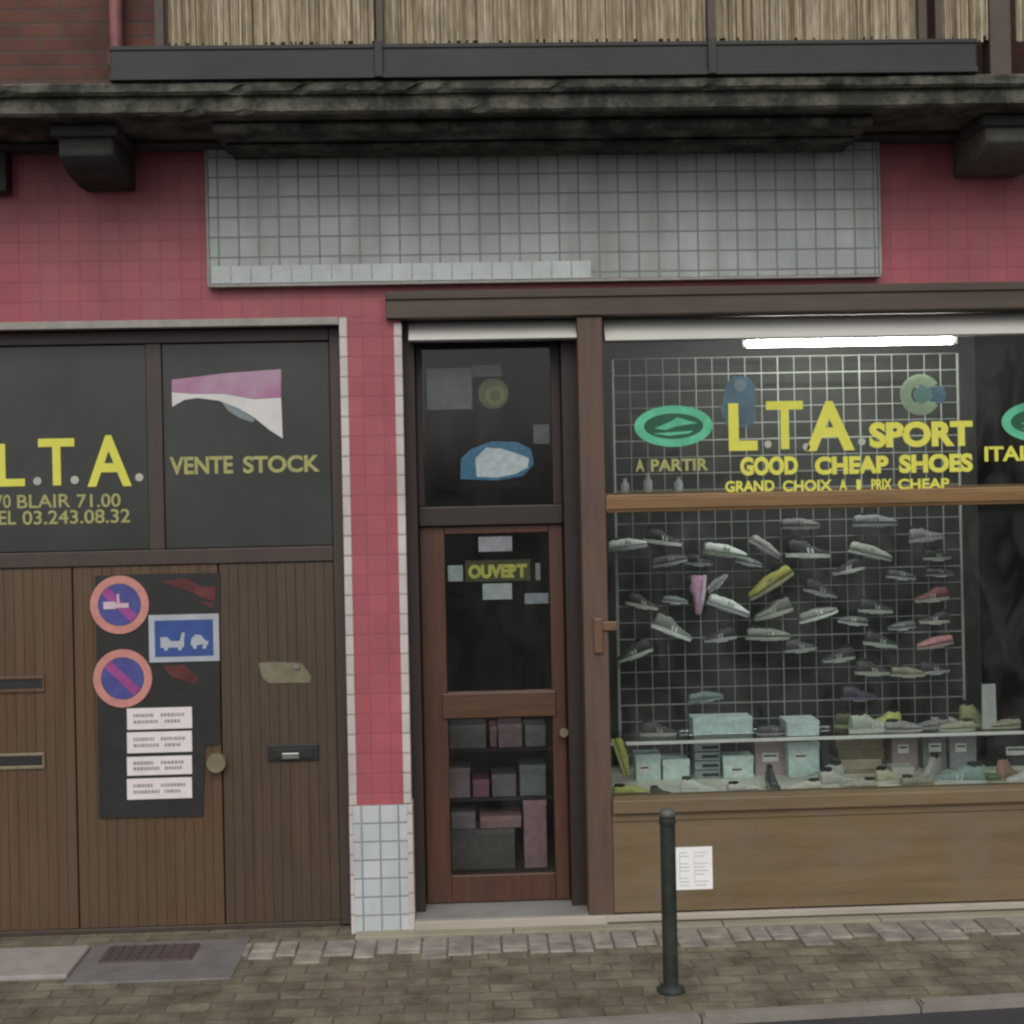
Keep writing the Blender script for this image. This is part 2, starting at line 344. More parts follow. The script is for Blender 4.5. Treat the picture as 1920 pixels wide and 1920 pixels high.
while x < XR:                                            # kerb stones about a metre long
    x2 = x+1.0
    q = [(x+.004, kerb_y(x)), (x2-.004, kerb_y(x2)), (x2-.004, kerb_y(x2)+KW-.003), (x+.004, kerb_y(x)+KW-.003)]
    a = [b.b.verts.new((px, py, .006)) for px, py in q]; c = [b.b.verts.new((px, py, -.25)) for px, py in q]
    b.b.faces.new(a); b.b.faces.new(c[::-1])
    fs = [b.b.faces.new((a[i], c[i], c[(i+1) % 4], a[(i+1) % 4])) for i in range(4)]
    bmesh.ops.bevel(b.b, geom=[e for e in b.b.edges if all(v in a for v in e.verts)], offset=.012, segments=2, affect='EDGES')
    x = x2
structure(b.build('kerb', M_kerb))
b = MB(); v = [b.b.verts.new(c) for c in ((-400, -400, RZ), (400, -400, RZ), (400, 40, RZ), (-400, 40, RZ))]; b.b.faces.new(v)
structure(b.build('road', M_road))
# strip of pale setts along the foot of the front, each stone a little different
M_sett = island_mat('pale_sett', [(.20, .17, .145), (.27, .245, .21), (.235, .215, .195), (.30, .27, .235), (.22, .195, .18)], .85, (9, 9, 9))
b = MB(); x = P(440, 1770, 0).x
while x < XR-.2:
    wd = random.uniform(.10, .165); dp = random.uniform(.30, .43)
    y = -.115
    while y > -dp+.03:
        l = random.uniform(.13, .2); y2 = max(y-l, -dp)
        b.box(x+.004, x+wd-.004, y2+.004, y-.002, -.06, .010+random.uniform(-.003, .003), .008)
        y = y2
    x += wd
structure(b.build('sett_strip', M_sett))
b = MB(); xx = P(668, 1750, 0).x
while xx < XR-.3:
    l = random.uniform(.8, 1.3); b.box(xx+.002, xx+l-.002, -.112, -.003, -.05, .016+random.uniform(-.002, .002), .005); xx += l
structure(b.build('wall_foot_strip', mat('pale_foot_stone', (.30, .275, .205), .85, scale=5, var=.2, dirt=((.19, .175, .125), 2.5, .7), bump=.2)))
# garage crossing at the lower left: two pale slabs, a dark recessed plate
g0 = PG(0, 1785); g1 = PG(125, 1838); g2 = PG(435, 1835)
b = MB(); b.box(-5, g1.x-.005, g1.y+.02, g0.y, -.05, .022, .01)
structure(b.build('pale_stone_slab', mat('pale_granite', (.30, .265, .255), .8, scale=8, var=.15, bump=.2)))
b = MB(); b.box(g1.x+.003, g2.x, g2.y-.01, PG(280, 1768).y, -.05, .009, .006)
structure(b.build('grey_stone_slab', mat('grey_granite', (.155, .145, .14), .8, scale=8, var=.2, bump=.2)))
q0, q1 = PG(183, 1810), PG(376, 1774)
b = MB(); b.box(q0.x, q1.x, q0.y, q1.y, -.03, .017, .004)
for i in range(9):
    xx = q0.x+(q1.x-q0.x)*(i+.5)/9; b.box(xx-.008, xx+.008, q0.y+.01, q1.y-.01, .016, .021)
tag(b.build('cover_plate', mat('rusty_plate', (.085, .062, .062), .7, scale=9, var=.2)), 'dark purplish cover plate set in the grey slab before the garage door', 'plate')

# ------------------------------------------------------------------ building
BLD = empty('shop_building', (0, .1, 0))
tag(BLD, 'pink rendered shop front with grey tiled band, garage door and display window under a balcony', 'building')
WX0, WX1 = -5.6, 6.2
gx_r = P(650, 1150).x; px_l = gx_r; px_r = P(762, 1150).x          # pillar between garage and shop door
g_top = P(330, 612).z
lin_z0 = P(1300, 590).z; lin_z1 = P(1300, 538).z
sof_z = P(960, 272).z                                              # balcony soffit at the wall
WIN_R = 3.75                                                       # right jamb of the window, out of the picture
GAR_L = -4.3
b = MB()
b.box(WX0, GAR_L, 0, .3, 0, sof_z+.02)
b.box(GAR_L, px_l, 0, .3, g_top, sof_z+.02)
b.box(px_l, px_r-.075, 0, .3, g_top, sof_z+.02)
b.box(px_r-.075, WIN_R, 0, .3, lin_z1-.003, sof_z+.02)
b.box(WIN_R, WX1, 0, .3, 0, sof_z+.02)
wall = b.build('wall', M_pink, BLD)
b = MB(); b.box(px_l, px_r-.0755, .001, .3, 0, g_top-.001); b.box(px_r-.075, px_r, .001, .3, 0, lin_z0-.001); b.build('pillar', M_pink, BLD)
# upper storey
b = MB(); b.box(WX0, WX1, .02, .32, sof_z+.02, 8.2); b.build('upper_wall', M_brick, BLD)
b = MB(); b.box(WX0, WX1, .32, 6, 6.9, 7.0); b.build('roof_slab', M_inwall, BLD)
# tiled fascia
tx0, tx1, tz0, tz1 = RC(395, 278, 1640, 527)
b = MB(); b.box(tx0, tx1, -.055, -.003, tz0, tz1+.03, .004); fas = b.build('tiled_fascia', M_tile, BLD)
x0, x1, z0, z1 = RC(400, 499, 1100, 530, -.06)
b = MB(); n = round((x1-x0)/.106); x0 = tx0+.004; x1 = x0+n*.106
for i in range(n):
    b.box(x0+(x1-x0)*i/n+.003, x0+(x1-x0)*(i+1)/n-.003, -.0575, -.05, tz0+.004, tz0+.096, .002)
lab(b.build('tile_row', M_tilelight, fas), 'paler row of clean tiles at the lower left of the band')
b = MB(); b.box(tx0-.012, tx1+.012, -.060, -.004, tz0-.014, tz0-.001, .002)
b.box(tx1+.0005, tx1+.014, -.060, -.004, tz0, tz1)
b.box(tx0-.014, tx0-.0005, -.060, -.004, tz0, tz1)
b.build('trim', M_greytrim, fas)
# pillar base tiles and white edge strips
z_tile = P(725, 1508).z
b = MB(); b.box(px_l+.001, px_r+.004, -.022, .001, .0, z_tile, .003); b.build('pillar_tiles', M_tile2, BLD)
b = MB(); b.box(px_l-.008, px_l+.034, -.006, .10, z_tile+.002, g_top+.035, .003)
b.box(px_l-.008, px_l+.012, -.026, .10, 0.0, z_tile, .003)
lab(b.build('edge_strip', M_white, BLD), 'white corner strip on the garage side of the pink pillar')
b = MB(); b.box(px_r-.036, px_r+.006, -.006, .12, z_tile+.002, lin_z0-.02, .003)
b.box(px_r-.018, px_r+.012, -.027, .12, 0.0, z_tile, .003)
lab(b.build('edge_strip', M_white, BLD), 'white corner strip on the shop door side of the pink pillar')
b = MB(); b.box(GAR_L, px_l-.009, -.006, .06, g_top-.004, g_top+.036, .003)
lab(b.build('edge_strip', M_greytrim, BLD), 'greyish strip along the top of the garage opening')

# --- lintel, shutter rails
b = MB(); b.box(px_r-.074, WIN_R, -.05, .12, lin_z0, lin_z1-.004, .006)
b.box(px_r-.074, WIN_R, -.062, -.0505, lin_z1-.05, lin_z1-.006, .003)
b.build('lintel', M_lintel, BLD)
def shutter_profile(z0, z1):
    h = z1-z0
    return [(.105, z1), (.085, z1-.01), (.050, z1-h*.35), (.018, z1-h*.7), (-.008, z0+.012), (-.010, z0+.004), (-.004, z0), (.030, z0), (.105, z0+.002)]
def rail(px0, px1, y0, y1, name_label):
    x0, x1, z0, z1 = RC(px0, y0, px1, y1, .03)
    pr = shutter_profile(z0, z1)
    return lab(MB().prism_x(pr, x0, x1).build('shutter_rail', M_shutter, BLD, True), name_label)
rail(766, 1082, 598, 638, 'short pale rolled shutter rail over the shop door')
xr0, _, zr0, zr1 = RC(1133, 590, 1700, 636, .03)
pr = shutter_profile(zr0, zr1)
lab(MB().prism_x(pr, xr0, WIN_R).build('shutter_rail', M_shutter, BLD, True), 'long pale rolled shutter rail over the display window')

# --- balcony
slab_z0, slab_z1 = P(960, 205, -.65).z, P(960, 152, -.65).z
b = MB(); jag(b, WX0, WX1, -.62, .02, slab_z0, slab_z1, .0025, .06, .05); slab = b.build('balcony_slab', M_moss, BLD)
b = MB(); jag(b, WX0, WX1, -.66, -.600, slab_z1-.05, slab_z1+.012, .003, .05, .08)
b.build('slab_nosing', M_moss, slab)
x0, x1, _, _ = RC(405, 200, 1625, 250, -.4)
b = MB(); jag(b, x0, x1, -.50, -.002, slab_z0-.055, slab_z0-.004, .0025, .06, .06)
jag(b, x0+.03, x1-.03, -.30, -.003, slab_z0-.08, slab_z0-.056, .002, .06, .05)
b.build('soffit_moulding', M_moss, slab)
b = MB(); b.box(WX0, WX1, -.16, -.003, sof_z-.02, slab_z0-.002, .01); b.build('wall_moulding', M_stone, slab)
x0, x1, z0, z1 = RC(205, 80, 1832, 148, -.66)
trz0, trz1 = P(1000, 146, -.66).z, P(1000, 80, -.66).z
b = MB(); b.box(x0, x1, -.665, -.02, trz0+.002, trz1, .008)
b.box(x0, x1, -.672, -.6655, trz1-.022, trz1-.002, .002)
b.box(x0, x1, -.676, -.6655, trz0+.004, trz0+.03, .002)
tray = b.build('balcony_parapet', M_zinc, BLD)
for px in (710, 1335):
    xx = P(px, 110, -.67).x
    b = MB(); b.box(xx-.02, xx+.02, -.686, -.6765, trz0+.006, trz1+.01, .003); b.build('joint_cover', M_zinc, tray)
rz1 = 6.0
for px, wpx, lb in ((300, 18, 'dark railing post at the left end of the reed screens'), (712, 14, 'slim railing post between the first two reed screens'), (1332, 14, 'slim railing post between the middle and right reed screens'),
                (1727, 17, 'dark railing post at the right end of the broad reed screens'), (1756, 12, 'thin railing post next to the narrow right screen'), (1880, 42, 'broad brown post at the right end of the balcony')):
    xx = P(px, 40, -.63).x; hw = wpx/390/2
    b = MB(); b.box(xx-hw, xx+hw, -.656 if wpx < 40 else -.60, -.615 if wpx < 40 else -.5, trz1-.01 if px < 1840 else slab_z1, rz1, .004)
    lab(b.build('railing_post', M_post, BLD), lb)
b = MB(); zz = rz1-.05; b.box(P(200, 30, -.63).x, P(1900, 30, -.63).x, -.665, -.60, zz, zz+.05, .005); b.build('handrail', M_post, BLD)
xx = P(222, 30, 0).x
b = MB(); b.tube((xx, -.05, slab_z1+.30), (xx, -.05, 8), .035, 12); b.tube((xx, -.05, slab_z1+.28), (xx, -.05, slab_z1+.36), .045, 12)
lab(b.build('drainpipe', mat('faded_red_pipe', (.25, .10, .10), .6, scale=9, var=.3), BLD, True), 'faded red pipe on the brick wall beside the reed screens')
# corbels
def corbel(px0, px1, pyb, lb):
    Y = -.45
    x0 = P(px0, 270, Y).x; x1 = P(px1, 270, Y).x
    zt = slab_z0-.001; zb = P((px0+px1)/2, pyb, Y).z
    zw = zb-.085
    pts = [(0, zt), (Y, zt), (Y, zb)]
    for k in range(1, 8):
        a = k/7*math.pi/2
        pts.append((Y*math.cos(a)*.96, zb-(zb-zw)*math.sin(a)))
    b = MB(); b.prism_x([(y-.003, z) for y, z in pts], x0, x1)
    bmesh.ops.bevel(b.b, geom=[e for e in b.b.edges], offset=.008, segments=1, affect='EDGES')
    c = b.build('corbel', M_stone if px0 < 900 else M_corb, BLD); lab(c, lb)
    b = MB(); b.box(x0-.03, x1+.03, Y-.04, -.17, zt-.06, zt-.002, .012); b.build('corbel_cap', M_stone, c)
corbel(110, 212, 290, 'dark stone corbel under the left of the balcony')
corbel(1848, 1975, 264, 'stone corbel coloured as lit under the right end of the balcony')
x0, x1, z0, z1 = RC(-60, 262, 16, 362, -.06)
b = MB(); b.box(x0, x1, -.1, -.002, z0, z1, .008); lab(b.build('wall_bracket', M_zinc, BLD), 'dark box on the pink wall at the left edge')

# --- text helper
def text(name, s, px0, py0, px1, py1, Y, M, parent, bold=.02, shear=0.0):
    cu = bpy.data.curves.new(name, 'FONT'); cu.body = s; cu.extrude = .0; cu.offset = bold; cu.shear = shear
    o = bpy.data.objects.new(name, cu); COL.objects.link(o)
    me = bpy.data.meshes.new_from_object(o.evaluated_get(bpy.context.evaluated_depsgraph_get()))
    bpy.data.objects.remove(o); bpy.data.curves.remove(cu)
    xs = [v.co.x for v in me.vertices]; ys = [v.co.y for v in me.vertices]
    x0, x1, z0, z1 = RC(px0, py0, px1, py1, Y)
    ax, ay = (x1-x0)/(max(xs)-min(xs)), (z1-z0)/(max(ys)-min(ys)); mx, my = min(xs), min(ys)
    bm = bmesh.new(); bm.from_mesh(me); bpy.data.meshes.remove(me)
    for v in bm.verts: v.co = Vector((x0+(v.co.x-mx)*ax, Y, z0+(v.co.y-my)*ay))
    for f in bm.faces: f.smooth = False
    r = bmesh.ops.extrude_face_region(bm, geom=bm.faces[:])
    for e in r['geom']:
        if isinstance(e, bmesh.types.BMVert): e.co.y += .0015
    for f in bm.faces: f.smooth = False
    b = MB(); b.b.free(); b.b = bm
    return b.build(name, M, parent)
def ellipse(cx, cz, rx, rz, n=40, a0=0.0, a1=2*math.pi):
    return [(cx+rx*math.cos(a0+(a1-a0)*k/n), cz+rz*math.sin(a0+(a1-a0)*k/n)) for k in range(n+(0 if abs(a1-a0-2*math.pi) < 1e-6 else 1))]
def ring(mb, cx, cz, ro, ri, y0, y1, n=40, sx=1.0):
    o0 = [mb.b.verts.new((cx+ro*sx*math.cos(2*math.pi*k/n), y0, cz+ro*math.sin(2*math.pi*k/n))) for k in range(n)]
    i0 = [mb.b.verts.new((cx+ri[0]*math.cos(2*math.pi*k/n), y0, cz+ri[1]*math.sin(2*math.pi*k/n))) for k in range(n)]
    o1 = [mb.b.verts.new((v.co.x, y1, v.co.z)) for v in o0]; i1 = [mb.b.verts.new((v.co.x, y1, v.co.z)) for v in i0]
    for k in range(n):
        j = (k+1) % n
        for q in ((o0[k], o0[j], i0[j], i0[k]), (o1[k], i1[k], i1[j], o1[j]), (o0[k], o1[k], o1[j], o0[j]), (i0[k], i0[j], i1[j], i1[k])): mb.b.faces.new(q)
    return mb

# --- garage door, set back in its opening
GY = .13
gz_rail1, gz_rail0 = P(330, 1030, GY).z, P(330, 1058, GY).z
b = MB()
b.box(GAR_L, gx_r, GY+.06, GY+.09, 0, g_top)                                   # backing sheet
b.box(gx_r-.075, gx_r-.009, GY-.02, GY+.058, .012, g_top-.005, .004)           # right jamb
b.box(GAR_L, gx_r-.077, GY-.02, GY+.058, g_top-.075, g_top-.005, .004)         # head
b.box(GAR_L, gx_r-.077, GY-.012, GY+.058, gz_rail0, gz_rail1, .004)            # rail under the panels
for px0, px1 in ((277, 306),):
    x0, x1, _, _ = RC(px0, 640, px1, 1030, GY); b.box(x0, x1, GY-.010, GY+.058, gz_rail1+.002, g_top-.077, .004)
gd = b.build('garage_door', M_pvcdark, BLD)
lab(gd, 'brown garage door with two dark lettered panels above vertical planks')
x0m, x1m, _, _ = RC(277, 640, 306, 1030, GY)
for a, c in ((GAR_L, x0m-.002), (x1m+.002, gx_r-.079)):
    b = MB(); b.box(a, c, GY+.004, GY+.03, gz_rail1+.004, g_top-.079, .003); b.build('sign_panel', M_board, gd)
def planks(xa, xb, name, lb):
    b = MB(); n = max(1, round((xb-xa)/.052)); wd = (xb-xa)/n
    for i in range(n): b.box(xa+i*wd+.0006, xa+(i+1)*wd-.0006, GY+random.uniform(0, .0012), GY+.03, .03, gz_rail0-.004, .0016)
    b.box(xa, xb, GY+.012, GY+.05, .031, gz_rail0-.006)
    return lab(b.build(name, M_pvc2 if lb.startswith('right') else M_pvc, gd), lb)
xa = P(142, 1400, GY).x; xb = P(416, 1400, GY).x
planks(GAR_L, xa-.004, 'door_leaf', 'left leaf with two slots'); planks(xa+.004, xb-.004, 'door_leaf', 'middle leaf behind the no parking signs'); planks(xb+.004, gx_r-.079, 'door_leaf', 'right leaf with a letter flap')
b = MB(); b.box(GAR_L, gx_r-.079, GY-.01, GY+.05, .0, .028, .004); b.build('bottom_rail', M_pvcdark, gd)
YT = GY+.0015
text('lettering', 'L', -6, 832, 46, 912, YT, M_yellow, gd); text('lettering', 'T', 72, 822, 140, 910, YT, M_yellow, gd); text('lettering', 'A', 163, 816, 246, 912, YT, M_yellow, gd)
for px, py in ((70, 902), (140, 900), (261, 895)):
    x0, x1, z0, z1 = RC(px-8, py-8, px+8, py+8, YT); b = MB(); b.prism(ellipse((x0+x1)/2, (z0+z1)/2, .022, .022, 14), YT, YT+.0015)
    b.build('lettering_dot', M_dotwhite, gd)
for wd_, a_, c_, y0_, y1_ in (('270', -25, 20, 928, 953), ('BLAIR', 32, 132, 927, 952), ('71.00', 144, 226, 926, 951), ('TEL', -25, 30, 958, 984), ('03.243.08.32', 42, 244, 956, 982)):
    text('small_lettering', wd_, a_, y0_, c_, y1_, YT, M_yellowpale, gd, .012)
text('lettering', 'VENTE', 318, 856, 437, 889, YT, M_yellowpale, gd, .03); text('lettering', 'STOCK', 456, 854, 600, 886, YT, M_yellowpale, gd, .03)
# magenta and white swoosh-edged print on the right panel
def poly(pts, Y):
    return [(P(px, py, Y).x, P(px, py, Y).z) for px, py in pts]
b = MB(); b.prism(poly([(322, 712), (420, 700), (527, 692), (527, 745), (475, 748), (420, 738), (360, 738), (322, 735)], YT), YT, YT+.001); b.build('print_patch', M_magenta, gd)
b = MB(); b.prism(poly([(322, 735.5), (360, 738.5), (420, 738.5), (475, 748.5), (527, 745.5), (530, 822), (505, 806), (478, 784), (448, 766), (410, 751), (370, 746), (345, 750), (323, 763)], YT-.0004), YT-.0004, YT+.0006)
b.build('print_patch', M_whiteprint, gd)
b = MB(); b.prism(poly([(415, 753), (448, 767), (478, 786), (474, 792), (448, 783), (428, 770)], YT), YT, YT+.001); b.build('print_patch', M_greyprint, gd)
# slots, flap, handle on the leaves
def slot(px0, px1, py, lb):
    x0, x1, z0, z1 = RC(px0, py-14, px1, py+14, GY)
    b = MB(); b.box(x0, x1, GY-.008, GY-.0005, z0, z1, .004); o = b.build('mail_slot', M_pvc, gd); lab(o, lb)
    return x0, x1, z0, z1
for py, lb in ((1284, 'upper mail slot at the left edge'), (1428, 'lower mail slot at the left edge')):
    x0, x1, z0, z1 = RC(-70, py-15, 84, py+15, GY)
    b = MB(); b.box(x0, x1, GY-.010, GY-.0005, z0, z0+.018, .003); b.box(x0, x1, GY-.010, GY-.0005, z1-.016, z1, .003); b.box(x1-.01, x1, GY-.009, GY-.001, z0+.0185, z1-.0165)
    lab(b.build('mail_slot', M_brass if py > 1300 else M_pvc, gd), lb)
    b = MB(); b.box(x0, x1-.011, GY-.003, GY-.0004, z0+.019, z1-.017); b.build('slot_shade', M_black, gd)  # black strip painted in for the unlit inside of the slot
x0, x1, z0, z1 = RC(502, 1395, 598, 1426, GY)
b = MB(); b.box(x0, x1, GY-.012, GY-.0005, z0, z1, .006); b.box(x0+.03, x1-.03, GY-.02, GY-.0125, z0+.016, z1-.02, .003); lab(b.build('mail_slot', M_black, gd), 'black letter flap on the right leaf')
x0, x1, z0, z1 = RC(530, 1410, 562, 1421, GY)
b = MB(); b.box(x0, x1, GY-.03, GY-.0205, z0, z1, .003); b.build('flap_handle', M_chrome, gd)
x0, x1, z0, z1 = RC(485, 1240, 584, 1281, GY)
b = MB(); b.prism([(x0, z1-.006), (x0+.06, z1), (x1-.05, z1-.012), (x1, z0+.035), (x1-.006, z0), (x0+.055, z0+.003), (x0+.02, z0+.035)], GY-.004, GY-.0005)
lab(b.build('worn_plate', mat('worn_sticker', (.17, .15, .10), .6, scale=14, var=.25), gd), 'worn olive plate on the right leaf')
c = P(556, 1248, GY)
b = MB(); b.tube((c.x, GY-.02, c.z), (c.x, GY-.004, c.z), .017, 14); b.build('lock_cylinder', M_chrome, gd, True)
c = P(408, 1428, GY)
b = MB(); b.tube((c.x, GY-.028, c.z), (c.x, GY+.004, c.z), .022, 16); b.tube((c.x, GY-.05, c.z), (c.x, GY-.0285, c.z), .05, 20, .056)
b.build('door_knob', M_brass, gd, True)

# --- signs on the garage door
by0 = GY-.012
b = MB(); b.prism(poly([(178, 1080), (280, 1076), (412, 1074), (412, 1395), (384, 1398), (380, 1530), (186, 1534)], by0), by0, GY-.001)
board = b.build('notice_board', M_black); tag(board, 'black irregular backing board with faded red print behind the no parking signs', 'board')
for pts in ([(300, 1090), (350, 1085), (398, 1112), (392, 1122), (345, 1105)], [(360, 1102), (405, 1100), (404, 1128), (372, 1118)], [(305, 1250), (345, 1246), (372, 1272), (366, 1284), (322, 1268)], [(372, 1128), (402, 1130), (398, 1140)]):
    yk = by0-.0015-.0006*(pts[0][0] == 360)
    b = MB(); b.prism(poly(pts, by0-.001), yk, by0-.0002)
    b.build('print_mark', M_redscrap, board)
def round_sign(px, py, lb, symbol):
    Y = by0-.006; c = P(px, py, Y); r = .157
    e = empty('no_parking_sign', (c.x, Y, c.z))
    tag(e, lb, 'sign', 'round no parking signs on the garage door')
    b = MB(); b.prism(ellipse(c.x, c.z, r*.72, r*.72, 48), Y, Y+.004); b.build('blue_disc', M_bluesign, e)
    b = MB(); ring(b, c.x, c.z, r, (r*.73, r*.73), Y-.001, Y+.005, 48); b.build('red_ring', M_redsign, e)
    b = MB(); k = r*.70/math.sqrt(2); d = .017
    b.prism([(c.x-k-d, c.z+k-d), (c.x-k+d, c.z+k+d), (c.x+k+d, c.z-k+d), (c.x+k-d, c.z-k-d)], Y-.0018, Y-.0002); b.build('diagonal_bar', M_violet, e)
    if symbol:
        b = MB(); h = .02
        b.box(c.x-.085, c.x-.02, Y-.0035, Y-.002, c.z-.022, c.z+.018, .001); b.box(c.x-.02, c.x+.05, Y-.0035, Y-.002, c.z-.016, c.z+.008)
        b.box(c.x-.012, c.x+.0, Y-.0035, Y-.002, c.z+.0085, c.z+.06)
        b.build('white_symbol', mat('sign_mark', (.55, .42, .48), .5), e)
round_sign(224, 1134, 'upper no parking disc with a whitish mark across its blue middle', True)
round_sign(230, 1272, 'lower no parking disc with a plain purple diagonal over blue', False)
Y = by0-.008; x0, x1, z0, z1 = RC(279, 1152, 411, 1241, Y)
e = empty('tow_sign', ((x0+x1)/2, Y, (z0+z1)/2)); tag(e, 'blue rectangular tow away sign with white border beside the round signs', 'sign')
b = MB(); b.box(x0, x1, Y, Y+.004, z0, z1, .0015); b.build('plate', M_signwhite, e)
b = MB(); b.box(x0+.032, x1-.032, Y-.0015, Y-.0002, z0+.03, z1-.03); b.build('blue_field', M_blueplate, e)
b = MB(); s = (x1-x0)/132
def T(px, py): return (x0+px*s, z1-py*s)
b.prism([T(22, 62), T(22, 42), T(34, 42), T(42, 50), T(58, 50), T(62, 34), T(68, 34), T(66, 50), T(66, 62)], Y-.003, Y-.0017)
b.prism([T(78, 58), T(80, 46), T(88, 38), T(98, 40), T(106, 50), T(112, 52), T(110, 60), T(100, 57), T(84, 60)], Y-.003, Y-.0017)
for px, py in ((32, 62), (58, 62), (86, 60), (104, 60)): b.prism(ellipse(*T(px, py+2), .011, .011, 12), Y-.0031, Y-.0017)
b.build('tow_symbol', M_signwhite, e)
ly = [(1327, 1367), (1372, 1411), (1418, 1453), (1459, 1498)]
nm = ['topmost', 'second from the top', 'third from the top', 'lowest']
for (a, c), s_ in zip(ly, nm):
    Y = by0-.004; x0, x1, z0, z1 = RC(238, a, 360, c, Y)
    b = MB(); b.box(x0, x1, Y, by0-.0005, z0, z1, .001); o = b.build('paper_notice', M_paper)
    tag(o, f'white printed notice strip on the black board, {s_} of four', 'notice', 'white notice strips on the black board')
    h = z1-z0
    for r_, (u0, u1) in ((.66, (.1, .42)), (.66, (.52, .9)), (.36, (.1, .5)), (.36, (.58, .84))):
        uu = u0; b = MB()
        while uu < u1-.02:
            wv = random.uniform(.02, .05); b.box(x0+(x1-x0)*uu, x0+(x1-x0)*min(uu+wv, u1), Y-.0008, Y-.0001, z0+h*r_-.009, z0+h*r_+.009); uu += wv+.012
        b.build('print_line', M_ink, o)

# --- shop door, set back
DY = .22
dx0, dx1 = px_r+.008, P(1092, 1150).x
dl, dr = P(792, 1300, DY).x, P(1062, 1300, DY).x
dtr1, dtr0 = P(930, 948, DY).z, P(930, 984, DY).z
dtop = P(930, 640, DY).z
dbot = P(950, 1692, DY).z
b = MB()
b.box(dx0, dl-.002, .105, DY+.07, dbot, lin_z0, .003)                   # left jamb lining
b.box(dr+.002, dx1+.03, .125, DY+.07, dbot, lin_z0, .003)               # right jamb lining
b.box(dl, dr, DY-.02, DY+.06, dtop-.005, lin_z0-.003, .004)
b.box(dl, dr, DY-.03, DY+.06, dtr0, dtr1, .006)                         # bar between door and fanlight
b.box(dl, dl+.035, DY, DY+.05, dtr1+.002, dtop-.007, .003); b.box(dr-.05, dr, DY, DY+.05, dtr1+.002, dtop-.007, .003)
sd = b.build('shop_door', M_wood_dark, BLD); lab(sd, 'narrow red brown glazed shop door with a dark fanlight')
gl = P(836, 1150, DY).x; gr = P(1032, 1150, DY).x
zt = P(930, 1000, DY).z; zm1, zm0 = P(930, 1296, DY).z, P(930, 1346, DY).z; zb = P(930, 1640, DY).z
b = MB()
b.box(dl+.003, gl, DY, DY+.045, dbot+.006, dtr0-.004, .005); b.box(gr, dr-.003, DY, DY+.045, dbot+.006, dtr0-.004, .005)
b.box(gl+.0005, gr-.0005, DY+.002, DY+.043, zt, dtr0-.004, .005); b.box(gl+.0005, gr-.0005, DY+.002, DY+.043, dbot+.006, zb, .005)
b.build('door_frame', M_wood_red, sd)
b = MB(); b.box(gl-.03, gr+.02, DY-.018, DY-.001, zm0+.004, zm1-.004, .006); b.box(gl+.001, gr-.001, DY+.003, DY+.042, zm0, zm1, .004)
lab(b.build('middle_rail', mat('orange_door_rail', (.085, .042, .022), .45, scale=3, stretch=(.8, 4, 12), var=.25), sd), 'brighter orange brown rail across the door')
for za, zc in ((zb, zm0), (zm1, zt)):
    b = MB(); b.box(gl, gr, DY+.02, DY+.026, za, zc); b.build('glass_pane', M_doorglass, sd)
b = MB(); b.box(dl+.036, dr-.051, DY+.02, DY+.026, dtr1+.001, dtop-.006); b.build('glass_pane', M_doorglass, sd)
c = P(1056, 1370, DY)
b = MB(); b.tube((c.x, DY-.045, c.z), (c.x, DY+.01, c.z), .010, 10); b.tube((c.x, DY-.065, c.z), (c.x, DY-.04, c.z), .024, 16); b.build('door_knob', M_brass, sd, True)
c = P(1098, 1335, .1)
b = MB(); b.tube((c.x, .085, c.z-.14), (c.x, .085, c.z+.14), .009, 10)
for dz in (-.12, .12): b.tube((c.x, .085, c.z+dz), (c.x, .13, c.z+dz), .007, 8)
b.build('pull_handle', M_chrome, sd, True)
# step
st = P(950, 1715, 0).z
b = MB(); b.box(dx0+.004, dx1+.06, -.02, DY+.2, 0, dbot, .006); stp = b.build('door_step', M_step, BLD)
b = MB(); b.box(dx0+.004, dx1+.10, -.045, -.0205, dbot-.052, dbot-.004, .006); b.build('step_edge', M_stepedge, stp)

# --- display window
wl0, wl1 = P(1093, 1150, -.02).x, P(1140, 1150, -.02).x
tb1, tb0 = P(1500, 921, -.022).z, P(1500, 954, -.022).z
sill1, sill0 = P(1500, 1490, -.04).z, P(1500, 1516, -.04).z
plz = P(1500, 1702, -.03).z
b = MB()
b.box(wl0, wl1, -.03, .10, plz-.02, lin_z0-.002, .008)
sw = b.build('shop_window', M_wood_post, BLD); lab(sw, 'wide display window with yellow lettering in a brown wooden frame')
b = MB(); b.box(WIN_R-.12, WIN_R-.001, -.03, .10, plz-.02, lin_z0-.002, .008); b.build('side_post', M_wood_post, sw)
b = MB(); b.box(wl1+.001, WIN_R-.121, -.012, .095, tb0, tb1, .008); b.box(wl1+.001, WIN_R-.121, -.022, -.0125, tb0+.018, tb1-.018, .004); lab(b.build('transom_bar', M_wood_bar, sw), 'orange brown bar across the window')
b = MB(); b.box(wl1+.001, WIN_R-.121, -.055, .10, sill0, sill1, .008); b.build('sill', M_riser, sw)
GZ = .045
b = MB(); b.box(wl1-.002, WIN_R-.12, GZ, GZ+.007, tb1-.004, zr0+.03); b.build('glass_pane', M_glass, sw)
b = MB(); b.box(wl1-.002, WIN_R-.12, GZ, GZ+.007, sill1-.004, tb0+.004); b.build('glass_pane', M_glass, sw)
c = P(1140, 1175, -.02)
b = MB(); b.box(c.x-.08, c.x-.03, -.05, -.0305, c.z-.14, c.z+.05, .01); b.box(c.x-.075, c.x+.05, -.045, -.0305, c.z-.02, c.z+.03, .01)
lab(b.build('lock_plate', mat('worn_orange_wood', (.14, .075, .042), .5, scale=9, var=.3), sw), 'worn orange bracket on the window post')
